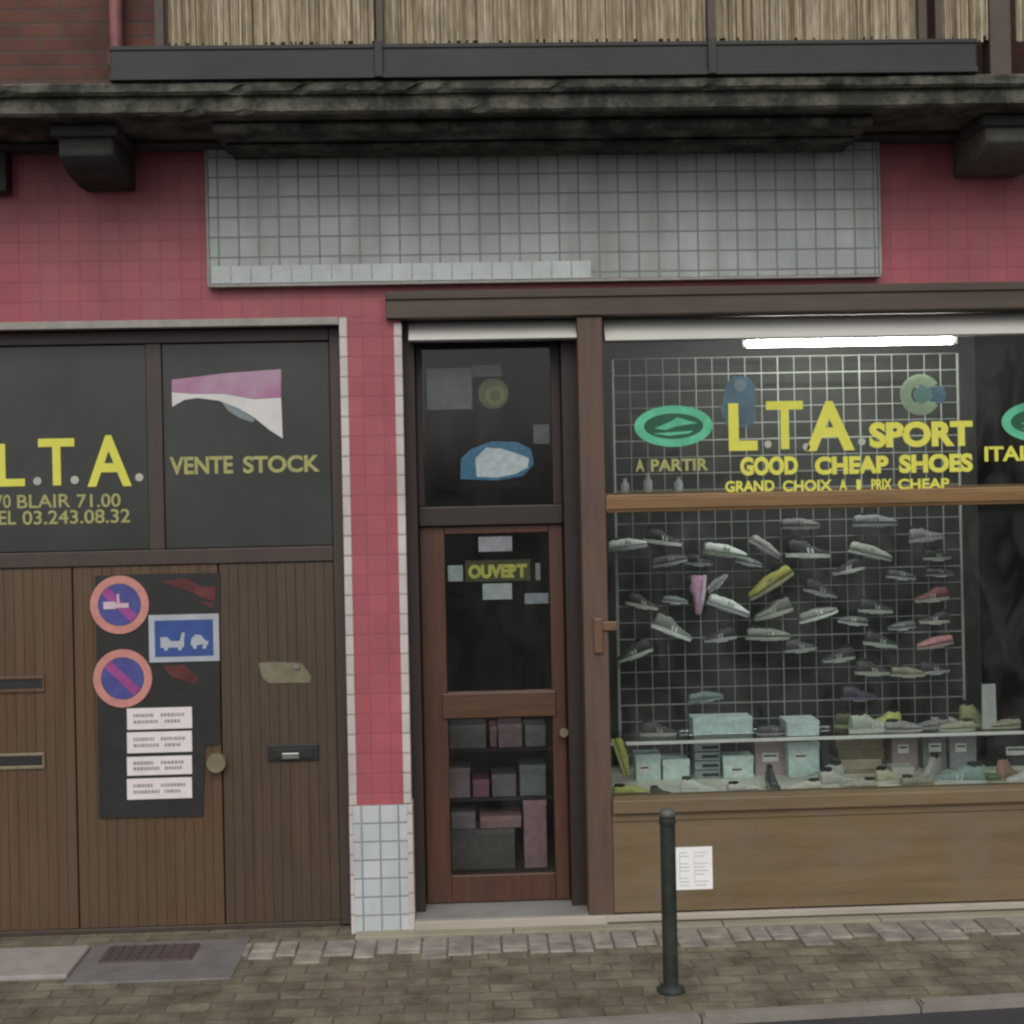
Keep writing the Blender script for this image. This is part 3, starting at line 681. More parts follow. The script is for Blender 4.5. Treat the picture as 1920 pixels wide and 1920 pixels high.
# riser panel below
b = MB(); b.box(wl1+.001, WIN_R-.001, -.02, .10, plz, sill0-.001, .003); b.box(wl1+.001, WIN_R-.001, -.028, -.0205, sill0-.045, sill0-.002, .003)
ris = b.build('stall_riser', M_riser, BLD)
b = MB(); b.box(wl1-.05, WX1, -.05, -.0205, plz-.04, plz-.004, .006); b.build('base_strip', M_stepedge, ris)
b = MB(); b.box(wl1-.06, WX1, -.032, -.003, .0, plz-.041, .004); b.build('plinth', M_plinth, ris)
# window lettering sits on the outside of the pane
YW = GZ-.003
text('lettering', 'L', 1366, 756, 1420, 845, YW, M_yellow, sw, .035); text('lettering', 'T', 1437, 752, 1506, 842, YW, M_yellow, sw, .02); text('lettering', 'A', 1510, 752, 1602, 845, YW, M_yellow, sw, .03)
for px, py in ((1440, 833), (1512, 838), (1616, 828)):
    c = P(px, py, YW); b = MB(); b.prism(ellipse(c.x, c.z, .02, .02, 14), YW, YW+.0015)
    b.build('lettering_dot', M_dotwhite, sw)
text('lettering', 'SPORT', 1630, 790, 1824, 838, YW, M_yellow, sw, .05)
text('lettering', 'GOOD', 1388, 856, 1496, 891, YW, M_yellow, sw, .05); text('lettering', 'CHEAP', 1528, 855, 1666, 889, YW, M_yellow, sw, .05); text('lettering', 'SHOES', 1686, 851, 1824, 886, YW, M_yellow, sw, .05)
for wd_, a_, c_, y0_, y1_ in (('GRAND', 1360, 1452, 901, 922), ('CHOIX', 1468, 1560, 900, 921), ('A', 1574, 1588, 899, 919), ('1', 1606, 1614, 899, 918), ('PRIX', 1634, 1672, 898, 918), ('CHEAP', 1684, 1780, 897, 917)):
    text('small_lettering', wd_, a_, y0_, c_, y1_, YW, M_yellow, sw, .03)
text('small_lettering', 'A', 1192, 861, 1208, 884, YW, M_yellowpale, sw, .03); text('small_lettering', 'PARTIR', 1220, 860, 1328, 883, YW, M_yellowpale, sw, .03)
text('small_lettering', 'ITALIE', 1846, 836, 1965, 864, YW, M_yellow, sw, .03)
def oval(px, py, rx, rz, lb):
    c = P(px, py, YW)
    b = MB(); ring(b, c.x, c.z, rz, (rx*.76, rz*.62), YW, YW+.0015, 48, rx/rz)
    e = lab(b.build('emblem', M_green, sw), lb)
    b = MB(); b.prism(ellipse(c.x, c.z, rx*.755, rz*.61, 40), YW+.0002, YW+.0014); b.build('emblem_field', M_greendark, sw)
    b = MB(); q = lambda u, v: (c.x+u*rx, c.z+v*rz)
    b.prism([q(-.5, -.1), q(-.1, .2), q(.1, .42), q(.3, .3), q(.62, .12), q(.3, .05), q(.05, -.02), q(-.2, -.18)], YW-.0012, YW+.0001)
    b.prism([q(-.55, -.34), q(.1, -.28), q(.5, -.24), q(.4, -.36), q(-.1, -.46)], YW-.0012, YW+.0001); b.build('emblem_mark', M_green, sw)
oval(1263, 799, .213, .112, 'green oval emblem with a shoe like mark left of the lettering')
oval(1950, 790, .213, .112, 'green oval emblem at the right edge of the window')

# --- shop interior (seen through the glass)
RX0, RX1, RY1, RZ1 = px_r+.01, WIN_R+.3, 3.4, 3.30
b = MB(); b.box(RX0, RX1, RY1, RY1+.1, 0, RZ1); b.box(RX0-.1, RX0-.001, .31, RY1, 0, RZ1); b.box(RX1, RX1+.1, .31, RY1, 0, RZ1)
b.build('interior_wall', M_inwall, BLD)
b = MB(); b.box(RX0, RX1, .31, RY1, RZ1, RZ1+.1); b.build('interior_ceiling', M_inceil, BLD)
b = MB(); b.box(RX0, RX1, .425, RY1, .02, .08); b.build('interior_floor', M_infloor, BLD)
dkz = P(1500, 1488, .15).z
b = MB(); b.box(wl1+.01, WIN_R-.13, .101, .98, dkz-.03, dkz); b.box(wl1+.01, WIN_R-.13, .93, .96, .09, dkz-.031); b.build('display_floor', M_deck, BLD)
b = MB(); b.box(wl1-.02, wl1+.005, .31, .98, .09, RZ1-.002); b.build('display_side', M_inwall, BLD)

# ------------------------------------------------------------------ things in the display
# fluorescent lamp
tY = .30
a, c = P(1393, 646, tY), P(1790, 633, tY)
e = empty('tube_lamp', ((a.x+c.x)/2, tY, (a.z+c.z)/2)); tag(e, 'lit white fluorescent tube lamp at the top of the display window', 'lamp')
zc = (a.z+c.z)/2
b = MB(); b.tube((a.x+.02, tY, zc), (c.x-.02, tY, zc), .026, 16); b.build('light_tube', M_tube, e, True)
b = MB(); b.box(a.x-.01, c.x+.01, tY-.03, tY+.03, zc+.034, zc+.085, .006); b.box(a.x-.01, a.x+.0195, tY-.02, tY+.02, zc-.03, zc+.0335, .004); b.box(c.x-.0195, c.x+.01, tY-.02, tY+.02, zc-.03, zc+.0335, .004); b.build('lamp_housing', M_fix, e)
b = MB(); b.tube((a.x+.15, tY, zc+.084), (a.x+.15, tY, RZ1-.002), .006, 6); b.build('hanger', M_fix, e)
b = MB(); b.tube((c.x-.15, tY, zc+.084), (c.x-.15, tY, RZ1-.002), .006, 6); b.build('hanger', M_fix, e)

b = MB(); b.box(wl1+.012, P(1835, 900, 1.0).x, 1.02, 1.05, .09, P(1500, 630, 1.0).z)
b.build('display_backing', mat('dark_backing_board', (.026, .027, .023), .8, scale=3, var=.25), BLD)
# wire display grid
GYY = .80
gx0, gx1 = P(1156, 1000, GYY).x, P(1800, 1000, GYY).x
gz1, gz0 = P(1470, 668, GYY).z, dkz+.001
e = empty('wire_grid', ((gx0+gx1)/2, GYY, gz0)); tag(e, 'tall white wire display grid hung with shoes behind the window glass', 'display grid')
n = int((gx1-gx0)/.098)
b = MB()
for i in range(n+1): x = gx0+(gx1-gx0)*i/n; b.tube((x, GYY, gz0), (x, GYY, gz1), .0026 if i % 5 else .0042, 5)
b.build('upright_wire', M_gridwire, e)
b = MB(); k = int((gz1-gz0)/.098)
for i in range(k+1): z = gz0+(gz1-gz0)*i/k; b.tube((gx0, GYY+.005, z), (gx1, GYY+.005, z), .0026 if i % 4 else .0042, 5)
b.build('cross_wire', M_gridwire, e)
b = MB(); b.tube((gx0-.006, GYY, gz0), (gx0-.006, GYY, gz1), .008, 8); b.build('frame_tube', M_gridwire, e, True)
b = MB(); b.tube((gx1+.006, GYY, gz0), (gx1+.006, GYY, gz1), .008, 8); b.build('frame_tube', M_gridwire, e, True)

GRID = e
# white glass-edged shelf across the display
shz = P(1500, 1379, .45).z
b = MB(); b.box(wl1+.015, WIN_R-.14, .40, .74, shz-.012, shz, .002)
e = b.build('display_shelf', glass('shelf_glass', (.86, .93, .90), 1.4)); tag(e, 'long thin glass shelf with white edge across the display above the shoe boxes', 'shelf')
b = MB(); b.box(wl1+.015, WIN_R-.14, .385, .3985, shz-.016, shz+.002, .002); b.build('front_edge', M_shelf, e)
for px in (1290, 1545, 1700, 1845):
    b = MB(); x = P(px, 1400, .5).x; b.tube((x, .72, dkz+.001), (x, .72, shz-.0125), .007, 8); b.build('shelf_support', M_fix, e)

# shoes ---------------------------------------------------------------
def loft(secs, n=14):
    """secs = (x, half width, z bottom, z top, y shift); closed body"""
    bm = bmesh.new(); rings = []
    for x, hw, z0, z1, ys in secs:
        rg = []
        for k in range(n):
            a = 2*math.pi*k/n - math.pi/2
            cx, cz = math.cos(a), math.sin(a)
            sx = math.copysign(abs(cx)**.75, cx); sz = math.copysign(abs(cz)**.8, cz)
            taper = 1-.28*max(0, sz)*min(1, (z1-z0)/.07)
            rg.append(bm.verts.new((x, ys+hw*sx*taper, (z0+z1)/2+(z1-z0)/2*sz)))
        rings.append(rg)
    for a, b_ in zip(rings, rings[1:]):
        for k in range(n): bm.faces.new((a[k], a[(k+1) % n], b_[(k+1) % n], b_[k]))
    bm.faces.new(rings[0][::-1]); bm.faces.new(rings[-1])
    return bm
def shoe_proto(kind):
    e = bpy.data.objects.new('shoe', None); COL.objects.link(e); e.empty_display_size = .05
    hi = .125 if kind == 'sneaker' else .20 if kind == 'boot' else .085
    secs = [(-.135, .018, .02, .055, 0), (-.128, .030, .018, hi*.8, 0), (-.10, .036, .018, hi, 0), (-.06, .037, .018, hi*.95, 0), (-.03, .037, .018, hi*.86, 0),
            (.01, .039, .018, max(.075, hi*.62), .002), (.05, .045, .018, .064, .004), (.09, .046, .018, .053, .004), (.12, .036, .02, .044, .002), (.137, .018, .022, .035, 0)]
    mb = MB(); mb.b.free(); mb.b = loft(secs); u = mb.build('upper', M_black, None, True)
    mb = MB(); out = []
    N = 28
    for k in range(N):
        t = 2*math.pi*k/N; x = .142*math.cos(t); wv = .044*math.sin(t)*(1+.18*math.cos(t)-.10*math.cos(2*t)); out.append((x, wv))
    hl = .026 if kind != 'flat' else .018
    v0 = [mb.b.verts.new((x, y, 0)) for x, y in out]; v1 = [mb.b.verts.new((x*1.01, y*1.06, hl)) for x, y in out]
    mb.b.faces.new(v0[::-1]); mb.b.faces.new(v1)
    for k in range(N): mb.b.faces.new((v0[k], v0[(k+1) % N], v1[(k+1) % N], v1[k]))
    so_ = mb.build('sole', M_shelf, None)
    mb = MB(); q = [( -.08+.042*math.cos(2*math.pi*k/16), .026*math.sin(2*math.pi*k/16)) for k in range(16)]
    va = [mb.b.verts.new((x, y, hi*(1.0-.9*max(0, x+.06))+.003)) for x, y in q]; vb = [mb.b.verts.new((x, y, hi*.8)) for x, y in q]
    mb.b.faces.new(va); mb.b.faces.new(vb[::-1])
    for k in range(16): mb.b.faces.new((va[k], va[(k+1) % 16], vb[(k+1) % 16], vb[k]))
    li = mb.build('lining', M_black, None)
    parts = [u, so_, li]
    if kind != 'flat':
        mb = MB()
        for i in range(4):
            x = -.02+i*.021; z = [.100, .085, .071, .066][i]*(1 if kind == 'sneaker' else 1.05)
            mb.tube((x, -.024, z-.004), (x+.008, .024, z-.004), .0035, 6)
        parts.append(mb.build('laces', M_shelf, None))
    for sd_ in (-1, 1):
        mb = MB()
        for i in range(2):
            x = -.012+i*.026; yy = sd_*.0405
            q = [(x, .030), (x+.013, .030), (x-.006+.013, .062-i*.006), (x-.006, .062-i*.006)]
            a = [mb.b.verts.new((u, yy+sd_*.0045, v)) for u, v in q]; c_ = [mb.b.verts.new((u, yy-sd_*.012, v)) for u, v in q]
            mb.b.faces.new(a); mb.b.faces.new(c_[::-1])
            for k in range(4): mb.b.faces.new((a[k], a[(k+1) % 4], c_[(k+1) % 4], c_[k]))
        parts.append(mb.build('side_stripes', M_shelf, None))
    for p in parts: p.parent = e
    return e
protos = {}
smats = {}
def scol(c, rough=.55):
    k = tuple(round(v, 3) for v in c)
    if k not in smats: smats[k] = mat('shoe_colour', c, rough, scale=25, var=.2)
    return smats[k]
def shoe(kind, loc, toe, tilt, yaw, upper, sole, label, group, lace=None, sc=1.0):
    if kind not in protos:
        protos[kind] = shoe_proto(kind); r = protos[kind]
    else:
        src = protos[kind]; r = src.copy(); COL.objects.link(r)
        for ch in list(src.children):
            d = ch.copy(); COL.objects.link(d); d.parent = r
    r.location = loc; r.rotation_euler = (0, tilt, (0 if toe > 0 else math.pi)+yaw); r.scale = (sc, sc, sc)
    tag(r, label, 'shoe', group)
    for ch in r.children:
        nmn = ch.name.split('.')[0]
        for sl_ in ch.material_slots:
            sl_.link = 'OBJECT'; sl_.material = scol(upper) if nmn == 'upper' else scol(sole) if nmn == 'sole' else scol(lace or sole) if nmn in ('laces', 'side_stripes') else M_black
    return r
GW = (.74, .78, .74); GR = (.42, .44, .43); DK = (.035, .037, .036); CR = (.50, .48, .36); PG_ = (.38, .44, .34)
def hung(px, py, kind, toe, deg, up_, so_, lb, sc=1.0, yaw=0.0):
    Y = GYY-.055; c = P(px, py, Y); h = .05*sc; t = R(deg)
    # the loc is the sole centre: drop by half the height along the tilted up axis
    ux = math.sin(t)*(1 if toe > 0 else -1); uz = math.cos(t)
    shoe(kind, (c.x-ux*h, Y, c.z-uz*h), toe, t, yaw, up_, so_, lb, 'shoes hung on the wire grid', sc=sc)
    # the little tilted holder the sole rests on, hooked over the wires
    q = h+.003; hx, hz = c.x-ux*q, c.z-uz*q
    mb = MB(); mb.box(hx-.05*sc, hx+.05*sc, GYY-.085, GYY-.003, hz-.0025, hz+.0005, rot=t if toe > 0 else -t)
    mb.build('shoe_holder', M_fix, GRID)
HG = [
 (1176, 1016, 'flat', 1, -6, GW, GR, 'pale grey low shoe at the far upper left of the grid, by the window post', .85),
 (1244, 1008, 'sneaker', 1, 8, DK, GW, 'black shoe with a white heel patch right of the pale shoe at the upper left', .8),
 (1255, 1046, 'flat', 1, -10, (.12, .12, .11), GR, 'dim grey shoe below the black white heeled shoe at the upper left', .8),
 (1360, 1028, 'flat', 1, 9, GW, PG_, 'whitish low shoe above the pink shoe, toe pointing right', .95),
 (1438, 1022, 'flat', 1, 32, (.40, .37, .36), (.42, .40, .48), 'beige and mauve shoe tilted steeply down above the yellow shoe', .75),
 (1515, 1030, 'sneaker', 1, 2, DK, GW, 'black shoe with a long white sole line, right of the tilted beige shoe', .95),
 (1440, 1087, 'flat', -1, 30, (.42, .40, .10), (.36, .37, .24), 'yellow shoe hung toe down to the left in the middle of the grid', 1.08),
 (1306, 1114, 'sneaker', -1, 80, (.66, .36, .54), (.60, .46, .56), 'bright pink shoe hanging toe down on the grid', .85),
 (1342, 1090, 'flat', 1, -42, (.36, .35, .38), (.46, .48, .47), 'small grey shoe tilted up behind the pink shoe', .55),
 (1368, 1131, 'flat', 1, 20, GW, GR, 'pale shoe sloping down right beside the pink shoe', .95),
 (1266, 1122, 'flat', 1, 5, (.22, .25, .24), GR, 'small grey shoe just left of the pink shoe', .55),
 (1448, 1142, 'sneaker', -1, 14, (.17, .18, .16), (.40, .42, .34), 'grey shoe with a greenish heel below the yellow shoe', .85),
 (1532, 1146, 'flat', 1, -16, (.26, .27, .25), GW, 'grey shoe with a bright white toe right of centre in the third row', .85),
 (1262, 1176, 'sneaker', 1, 22, (.20, .22, .20), GW, 'grey white shoe sloping down right below the pink shoe at left', .9),
 (1440, 1184, 'flat', 1, 1, (.22, .24, .21), (.40, .42, .36), 'flat grey green shoe lying level under the middle shoes', .95),
 (1188, 1220, 'sneaker', -1, 18, DK, (.40, .46, .37), 'black shoe with pale green flecks at the lower left of the grid', .8),
 (1634, 1030, 'flat', 1, 14, (.40, .42, .36), (.44, .46, .44), 'pale olive and grey shoe alone in the top row right of centre', .95),
 (1540, 1104, 'sneaker', 1, 14, DK, (.30, .31, .31), 'black shoe with a grey sole under the long soled top row shoe', .75),
 (1736, 1002, 'sneaker', 1, -6, (.20, .20, .20), (.36, .36, .35), 'grey shoe at the top of the right hand column', .75),
 (1757, 1040, 'sneaker', 1, 0, DK, (.34, .38, .35), 'black shoe with a pale toe spot second in the right hand column', .6),
 (1762, 1070, 'flat', 1, 0, (.07, .075, .07), (.26, .28, .26), 'dim dark shoe third in the right hand column', .6),
 (1747, 1115, 'sneaker', -1, 4, (.16, .055, .06), (.40, .36, .34), 'dark red shoe with a pale sole in the right hand column', .75),
 (1752, 1158, 'sneaker', -1, 0, DK, (.44, .43, .36), 'black shoe with a cream sole between the two red shoes', .65),
 (1752, 1200, 'flat', -1, 8, (.44, .20, .21), (.40, .27, .28), 'dusty pink shoe at the bottom of the right hand column', .8),
 (1642, 1137, 'sneaker', 1, 3, DK, (.36, .42, .37), 'black shoe with a pale square heel right of the middle of the grid', .75),
 (1652, 1200, 'sneaker', 1, 8, DK, (.38, .42, .38), 'black shoe with a pale fleck directly left of the dusty pink shoe', .75),
 (1572, 1228, 'sneaker', -1, 6, DK, (.36, .40, .36), 'black shoe with a pale heel at the lower middle of the grid', .7),
 (1636, 1253, 'sneaker', 1, 2, (.04, .045, .05), (.40, .42, .34), 'dark navy shoe with a cream sole at the lower right of the grid', .75),
 (1702, 1256, 'flat', 1, 2, (.22, .23, .15), (.42, .43, .33), 'olive shoe in the lowest hung row, right of the navy shoe', .75),
 (1752, 1252, 'sneaker', 1, -4, DK, (.36, .36, .35), 'black shoe with a grey toe at the end of the lowest hung row', .65),
 (1322, 1302, 'flat', 1, -6, (.18, .24, .21), (.24, .29, .26), 'dull teal shoe alone on the bare lower left of the grid', .75),
 (1610, 1300, 'sneaker', 1, 0, (.05, .05, .065), (.14, .14, .19), 'dark bluish shoe low on the grid above the white shelf shoes', .75),
 (1405, 1050, 'flat', 1, 12, (.20, .21, .20), (.55, .58, .55), 'dark grey shoe with a bright sole just above and left of the yellow one', .6),
 (1590, 1062, 'sneaker', -1, 10, DK, (.66, .68, .64), 'black shoe with white stripes below and left of the pale olive shoe', .7),
 (1690, 1075, 'flat', 1, 6, (.10, .11, .11), (.42, .44, .42), 'charcoal shoe between the pale olive shoe and the right hand column', .65),
 (1600, 1160, 'flat', -1, -8, (.14, .16, .14), (.50, .54, .50), 'dark green grey shoe right of the bright toed shoe in the third row', .65),
 (1350, 1190, 'sneaker', -1, 6, DK, (.40, .42, .40), 'black shoe facing left between the two sloping shoes below the pink one', .7),
 (1500, 1210, 'sneaker', 1, -5, (.06, .065, .06), (.34, .36, .34), 'black shoe right of and just under the flat grey green shoe', .7),
 (1310, 1050, 'sneaker', 1, 4, DK, (.36, .38, .36), 'small black shoe straight above the bright pink shoe', .6),
 (1205, 1128, 'sneaker', 1, 12, DK, (.50, .48, .42), 'black shoe with a cream sole near the post, left of the small grey shoe', .7),
 (1690, 1170, 'flat', -1, 4, (.12, .13, .12), (.36, .38, .36), 'dim grey shoe facing left beside the shoe between the two red ones', .6),
 (1500, 978, 'flat', 1, 0, (.15, .15, .14), (.25, .25, .24), 'dim grey shoe half behind the orange brown bar, left of centre', .85),
 (1640, 972, 'flat', 1, 0, (.20, .22, .21), (.28, .30, .28), 'grey shoe just under the orange brown bar, right of centre', .95),
]
for h_ in HG:
    px, py, kd, toe, deg, u_, s_, lb, sc = h_
    hung(px, py, kd, toe, deg, u_, s_, lb, sc)
def stood(px, zfloor, Y, kind, toe, u_, s_, lb, sc=1.0, yaw=0.0, grp='shoes standing in the display'):
    c = P(px, 1400, Y); shoe(kind, (c.x, Y, zfloor+.001), toe, 0, yaw, u_, s_, lb, grp, sc=sc)
stood(1632, shz, .50, 'sneaker', 1, (.46, .50, .42), (.60, .62, .56), 'white green sneaker standing on the shelf right of the pale boxes', .98, .25)
stood(1602, shz, .62, 'sneaker', 1, (.10, .12, .06), (.36, .40, .24), 'dark green sneaker on the shelf behind the white green one', .8, -.3)
stood(1694, shz, .48, 'flat', 1, (.30, .30, .29), (.44, .43, .42), 'grey low shoe on the shelf in the middle of the right half', .8)
stood(1752, shz, .55, 'flat', -1, (.22, .22, .22), (.38, .37, .37), 'dim grey shoe on the shelf left of the beige one', .7)
stood(1795, shz, .46, 'flat', -1, (.36, .36, .25), (.50, .49, .38), 'beige olive low shoe on the shelf left of the pale upright card', .75)
stood(1832, shz, .58, 'boot', 1, (.27, .29, .13), (.44, .45, .24), 'tall olive yellow boot on the shelf beside the pale upright card', .75)
stood(1235, shz, .56, 'sneaker', 1, (.045, .045, .042), (.40, .39, .36), 'black shoe with a pale toe on the shelf at the left, before the boxes', .75)
stood(1180, dkz, .22, 'flat', 1, (.46, .47, .13), (.44, .44, .20), 'lime yellow low shoe on the window floor in the left corner', .72, .0, 'shoes standing on the display floor')
stood(1238, dkz, .17, 'sneaker', 1, (.03, .034, .025), (.05, .055, .05), 'small black shoe on the window floor right of the lime yellow shoe', .48, .0, 'shoes standing on the display floor')
stood(1447, dkz, .26, 'boot', 1, (.055, .065, .06), (.30, .32, .30), 'dark ankle boot seen toe first in front of the pink box', .62, -1.5, 'shoes standing on the display floor')
stood(1568, dkz, .30, 'sneaker', 1, (.50, .50, .45), (.55, .54, .50), 'white trainer on the floor left of the brown flat boxes', .85, .3, 'shoes standing on the display floor')
stood(1545, dkz, .42, 'sneaker', -1, (.46, .48, .45), (.50, .50, .48), 'white trainer turned left behind the other white trainer', .85, .2, 'shoes standing on the display floor')
stood(1610, dkz, .22, 'flat', -1, (.42, .40, .32), (.55, .52, .46), 'cream slip on shoe in front of the brown flat boxes', .7, -.2, 'shoes standing on the display floor')
stood(1718, dkz, .24, 'flat', 1, (.30, .29, .22), (.42, .40, .31), 'drab shoe with a pale toe right of the brown flat boxes', .75, .2, 'shoes standing on the display floor')
stood(1740, dkz, .40, 'boot', -1, (.34, .34, .32), (.50, .50, .48), 'grey white high shoe behind the drab shoe on the floor', .7, .5, 'shoes standing on the display floor')
stood(1800, dkz, .28, 'sneaker', -1, (.24, .36, .33), (.52, .56, .53), 'pale teal sneaker with white sole on the floor at right', .95, -.35, 'shoes standing on the display floor')
stood(1852, dkz, .30, 'flat', 1, (.11, .18, .065), (.27, .30, .19), 'green low shoe on the floor right of the teal sneaker', .65, .2, 'shoes standing on the display floor')
stood(1888, dkz, .36, 'boot', 1, (.38, .24, .18), (.42, .34, .26), 'peach pink high shoe at the right end of the display floor', .7, .7, 'shoes standing on the display floor')
def leaning(px, z, Y, lb): pass
stood(1392, dkz, .22, 'flat', 1, (.60, .61, .57), (.66, .66, .62), 'white slip on shoe on the floor just left of the dark ankle boot', .7, .15, 'shoes standing on the display floor')
stood(1306, dkz, .24, 'sneaker', 1, (.62, .64, .60), (.70, .70, .66), 'white sneaker on the floor before the narrow stack of flat boxes', .7, -.1, 'shoes standing on the display floor')
stood(1505, dkz, .20, 'flat', -1, (.62, .60, .52), (.66, .64, .56), 'ivory low shoe on the floor before the taller teal box', .75, .1, 'shoes standing on the display floor')
stood(1668, dkz, .34, 'sneaker', 1, (.50, .46, .34), (.62, .60, .52), 'sand coloured sneaker between the cream slip on and the drab shoe', .75, .35, 'shoes standing on the display floor')
stood(1920, dkz, .24, 'sneaker', -1, (.58, .58, .56), (.64, .64, .62), 'white sneaker cut off by the right edge of the picture', .8, .2, 'shoes standing on the display floor')
stood(1660, shz, .66, 'sneaker', -1, (.48, .50, .16), (.60, .60, .40), 'yellow green sneaker at the back of the shelf, right of the white green one', .75, .2)
stood(1450, shz, .50, 'flat', 1, (.09, .095, .09), (.30, .30, .28), 'black low shoe on the shelf between the two pale teal boxes', .7, .1)
stood(1885, shz, .50, 'flat', -1, (.30, .29, .22), (.40, .38, .28), 'drab low shoe on the shelf right of the upright card', .7, .1)
# lime yellow shoe standing on its heel against the post
c = P(1168, 1415, .25)
shoe('flat', (c.x-.03, .25, dkz+.20), 1, R(72), 0, (.40, .41, .10), (.42, .42, .16), 'lime yellow shoe propped upright against the window post', 'shoes standing on the display floor', sc=.8)

# shoe boxes ----------------------------------------------------------
def box_thing(px0, py0, px1, py1, Y, dep, col, lb, grp, zbase=None, lid=True, rough=.6, name='shoe_box'):
    x0, x1, z0, z1 = RC(px0, py0, px1, py1, Y)
    if zbase is not None: z0 = zbase+.001
    e = empty(name, ((x0+x1)/2, Y+dep/2, z0)); tag(e, lb, 'box', grp)
    M = scol(col, rough)
    lh = min(.04, (z1-z0)*.3) if lid else 0
    b = MB(); b.box(x0+.003, x1-.003, Y+.003, Y+dep-.003, z0, z1-lh*.2, .003); b.build('carton', M, e)
    if lid:
        b = MB(); b.box(x0, x1, Y, Y+dep, z1-lh, z1, .003); b.build('lid', M, e)
        if x1-x0 > .1 and z1-z0 > .12:
            u = x0+(x1-x0)*random.uniform(.12, .3); wv = (x1-x0)*random.uniform(.38, .5); v = z1-lh-.022
            b = MB(); b.box(u, u+wv, Y+.0012, Y+.0028, v-.05, v); lb_ = b.build('end_label_or_slot', scol((.72, .72, .69)), e)
            b = MB(); b.box(u+.008, u+wv-.008, Y+.0004, Y+.001, v-.022, v-.012); b.build('label_line', M_black, lb_)
    return (x0, x1, z0, z1)
TEAL = (.55, .68, .64); TEAL2 = (.60, .73, .69)
G1 = 'pale teal boxes in the display'
box_thing(1192, 1414, 1240, 1486, .55, .13, TEAL, 'pale teal box next to the yellow shoes on the display floor', G1, dkz)
box_thing(1243, 1424, 1294, 1486, .56, .13, TEAL2, 'pale teal box second from the left on the display floor', G1, dkz)
box_thing(1356, 1418, 1414, 1486, .55, .13, TEAL2, 'pale teal box between the slotted dark stack and the pink box', G1, dkz)
box_thing(1478, 1392, 1538, 1486, .52, .14, TEAL, 'taller pale teal box right of the pink box', G1, dkz)
box_thing(1299, 1346, 1412, 1380, .56, .15, TEAL, 'wide pale teal box standing on the shelf', 'pale teal boxes on the shelf', shz)
box_thing(1475, 1352, 1537, 1378, .42, .18, TEAL2, 'small pale teal box on the shelf at the middle', 'pale teal boxes on the shelf', shz)
box_thing(1564, 1446, 1606, 1486, .70, .10, (.62, .62, .57), 'small cream box behind the white trainers', 'pale boxes on the display floor', dkz)
box_thing(1672, 1438, 1716, 1486, .50, .10, (.50, .49, .44), 'low off white box just right of the brown flat boxes', 'pale boxes on the display floor', dkz)
box_thing(1756, 1350, 1796, 1370, .62, .10, (.48, .47, .46), 'flat pale grey box on the shelf behind the low shoes', 'pale boxes on the shelf', shz)
# slotted stack of dark grey boxes
zs = dkz; hh = (P(1328, 1392, .56).z-dkz)/4
for i, w_ in enumerate(('lowest', 'second from the bottom', 'third from the bottom', 'topmost')):
    x0, x1, _, _ = RC(1302, 1400, 1352, 1480, .56)
    e = empty('shoe_box', ((x0+x1)/2, .62, zs)); tag(e, f'grey green flat box in the narrow stack, {w_} of four', 'box', 'narrow stack of flat boxes')
    b = MB(); b.box(x0+.004, x1-.004, .565, .69, zs+.001, zs+hh-.005, .002); b.build('carton', scol((.26, .31, .29)), e)
    b = MB(); b.box(x0+(x1-x0)*.3, x1-.012, .5638, .5648, zs+hh*.25, zs+hh*.6); b.build('end_label_or_slot', M_black, e)  # black strip painted in for the shaded slot, no real label
    zs += hh
box_thing(1416, 1392, 1477, 1486, .60, .14, (.36, .27, .28), 'dusty pink box behind the dark ankle boot', 'pink boxes in the display', dkz)
box_thing(1672, 1376, 1722, 1426, .60, .14, (.30, .22, .22), 'dim pinkish box hanging shelf height right of the brown boxes', 'pink boxes in the display', dkz)
box_thing(1540, 1386, 1556, 1440, .56, .13, (.045, .055, .05), 'narrow dark filler for the shaded gap right of the tall teal box', 'dark fillers for shade in the display', dkz)  # no real box: dark filler added where the gap lies in shade
zs = dkz; tops = [1462, 1444, 1424, 1404, 1386]; cols = [(.30, .255, .18), (.24, .20, .13), (.33, .29, .21), (.14, .115, .06), (.21, .185, .115)]
for i, (py, cc) in enumerate(zip(tops, cols)):
    wd = ['lowest', 'second from the bottom', 'middle', 'second from the top', 'topmost'][i]
    x0, x1, _, zt_ = RC(1568+(i % 2)*4, py, 1660-(i % 3)*3, 1486, .58)
    e = empty('flat_box', ((x0+x1)/2, .66, zs)); tag(e, f'brown flat box in the stack on the display floor, {wd} of five', 'box', 'stack of brown flat boxes')
    b = MB(); b.box(x0+.003, x1-.003, .585, .75, zs+.001, zt_-.012, .002); b.build('carton', scol(cc), e)
    b = MB(); b.box(x0, x1, .58, .753, zt_-.0125, zt_-.002, .002); b.build('lid', scol(tuple(v*1.25 for v in cc)), e)
    zs = zt_
box_thing(1730, 1374, 1776, 1424, .62, .14, (.18, .185, .18), 'grey box under the shelf, left of the two grey ones', 'grey boxes under the shelf', dkz)
box_thing(1780, 1374, 1832, 1424, .60, .14, (.22, .245, .235), 'grey teal box under the shelf, right of the two grey ones', 'grey boxes under the shelf', dkz)
box_thing(1850, 1380, 1990, 1470, .66, .18, (.022, .022, .022), 'large black filler for the unlit interior at the right edge of the display', 'dark fillers for shade in the display', dkz)  # added black block standing in for the unlit shop interior
Y = .48; x0, x1, z0, z1 = RC(1841, 1283, 1868, 1346, Y)
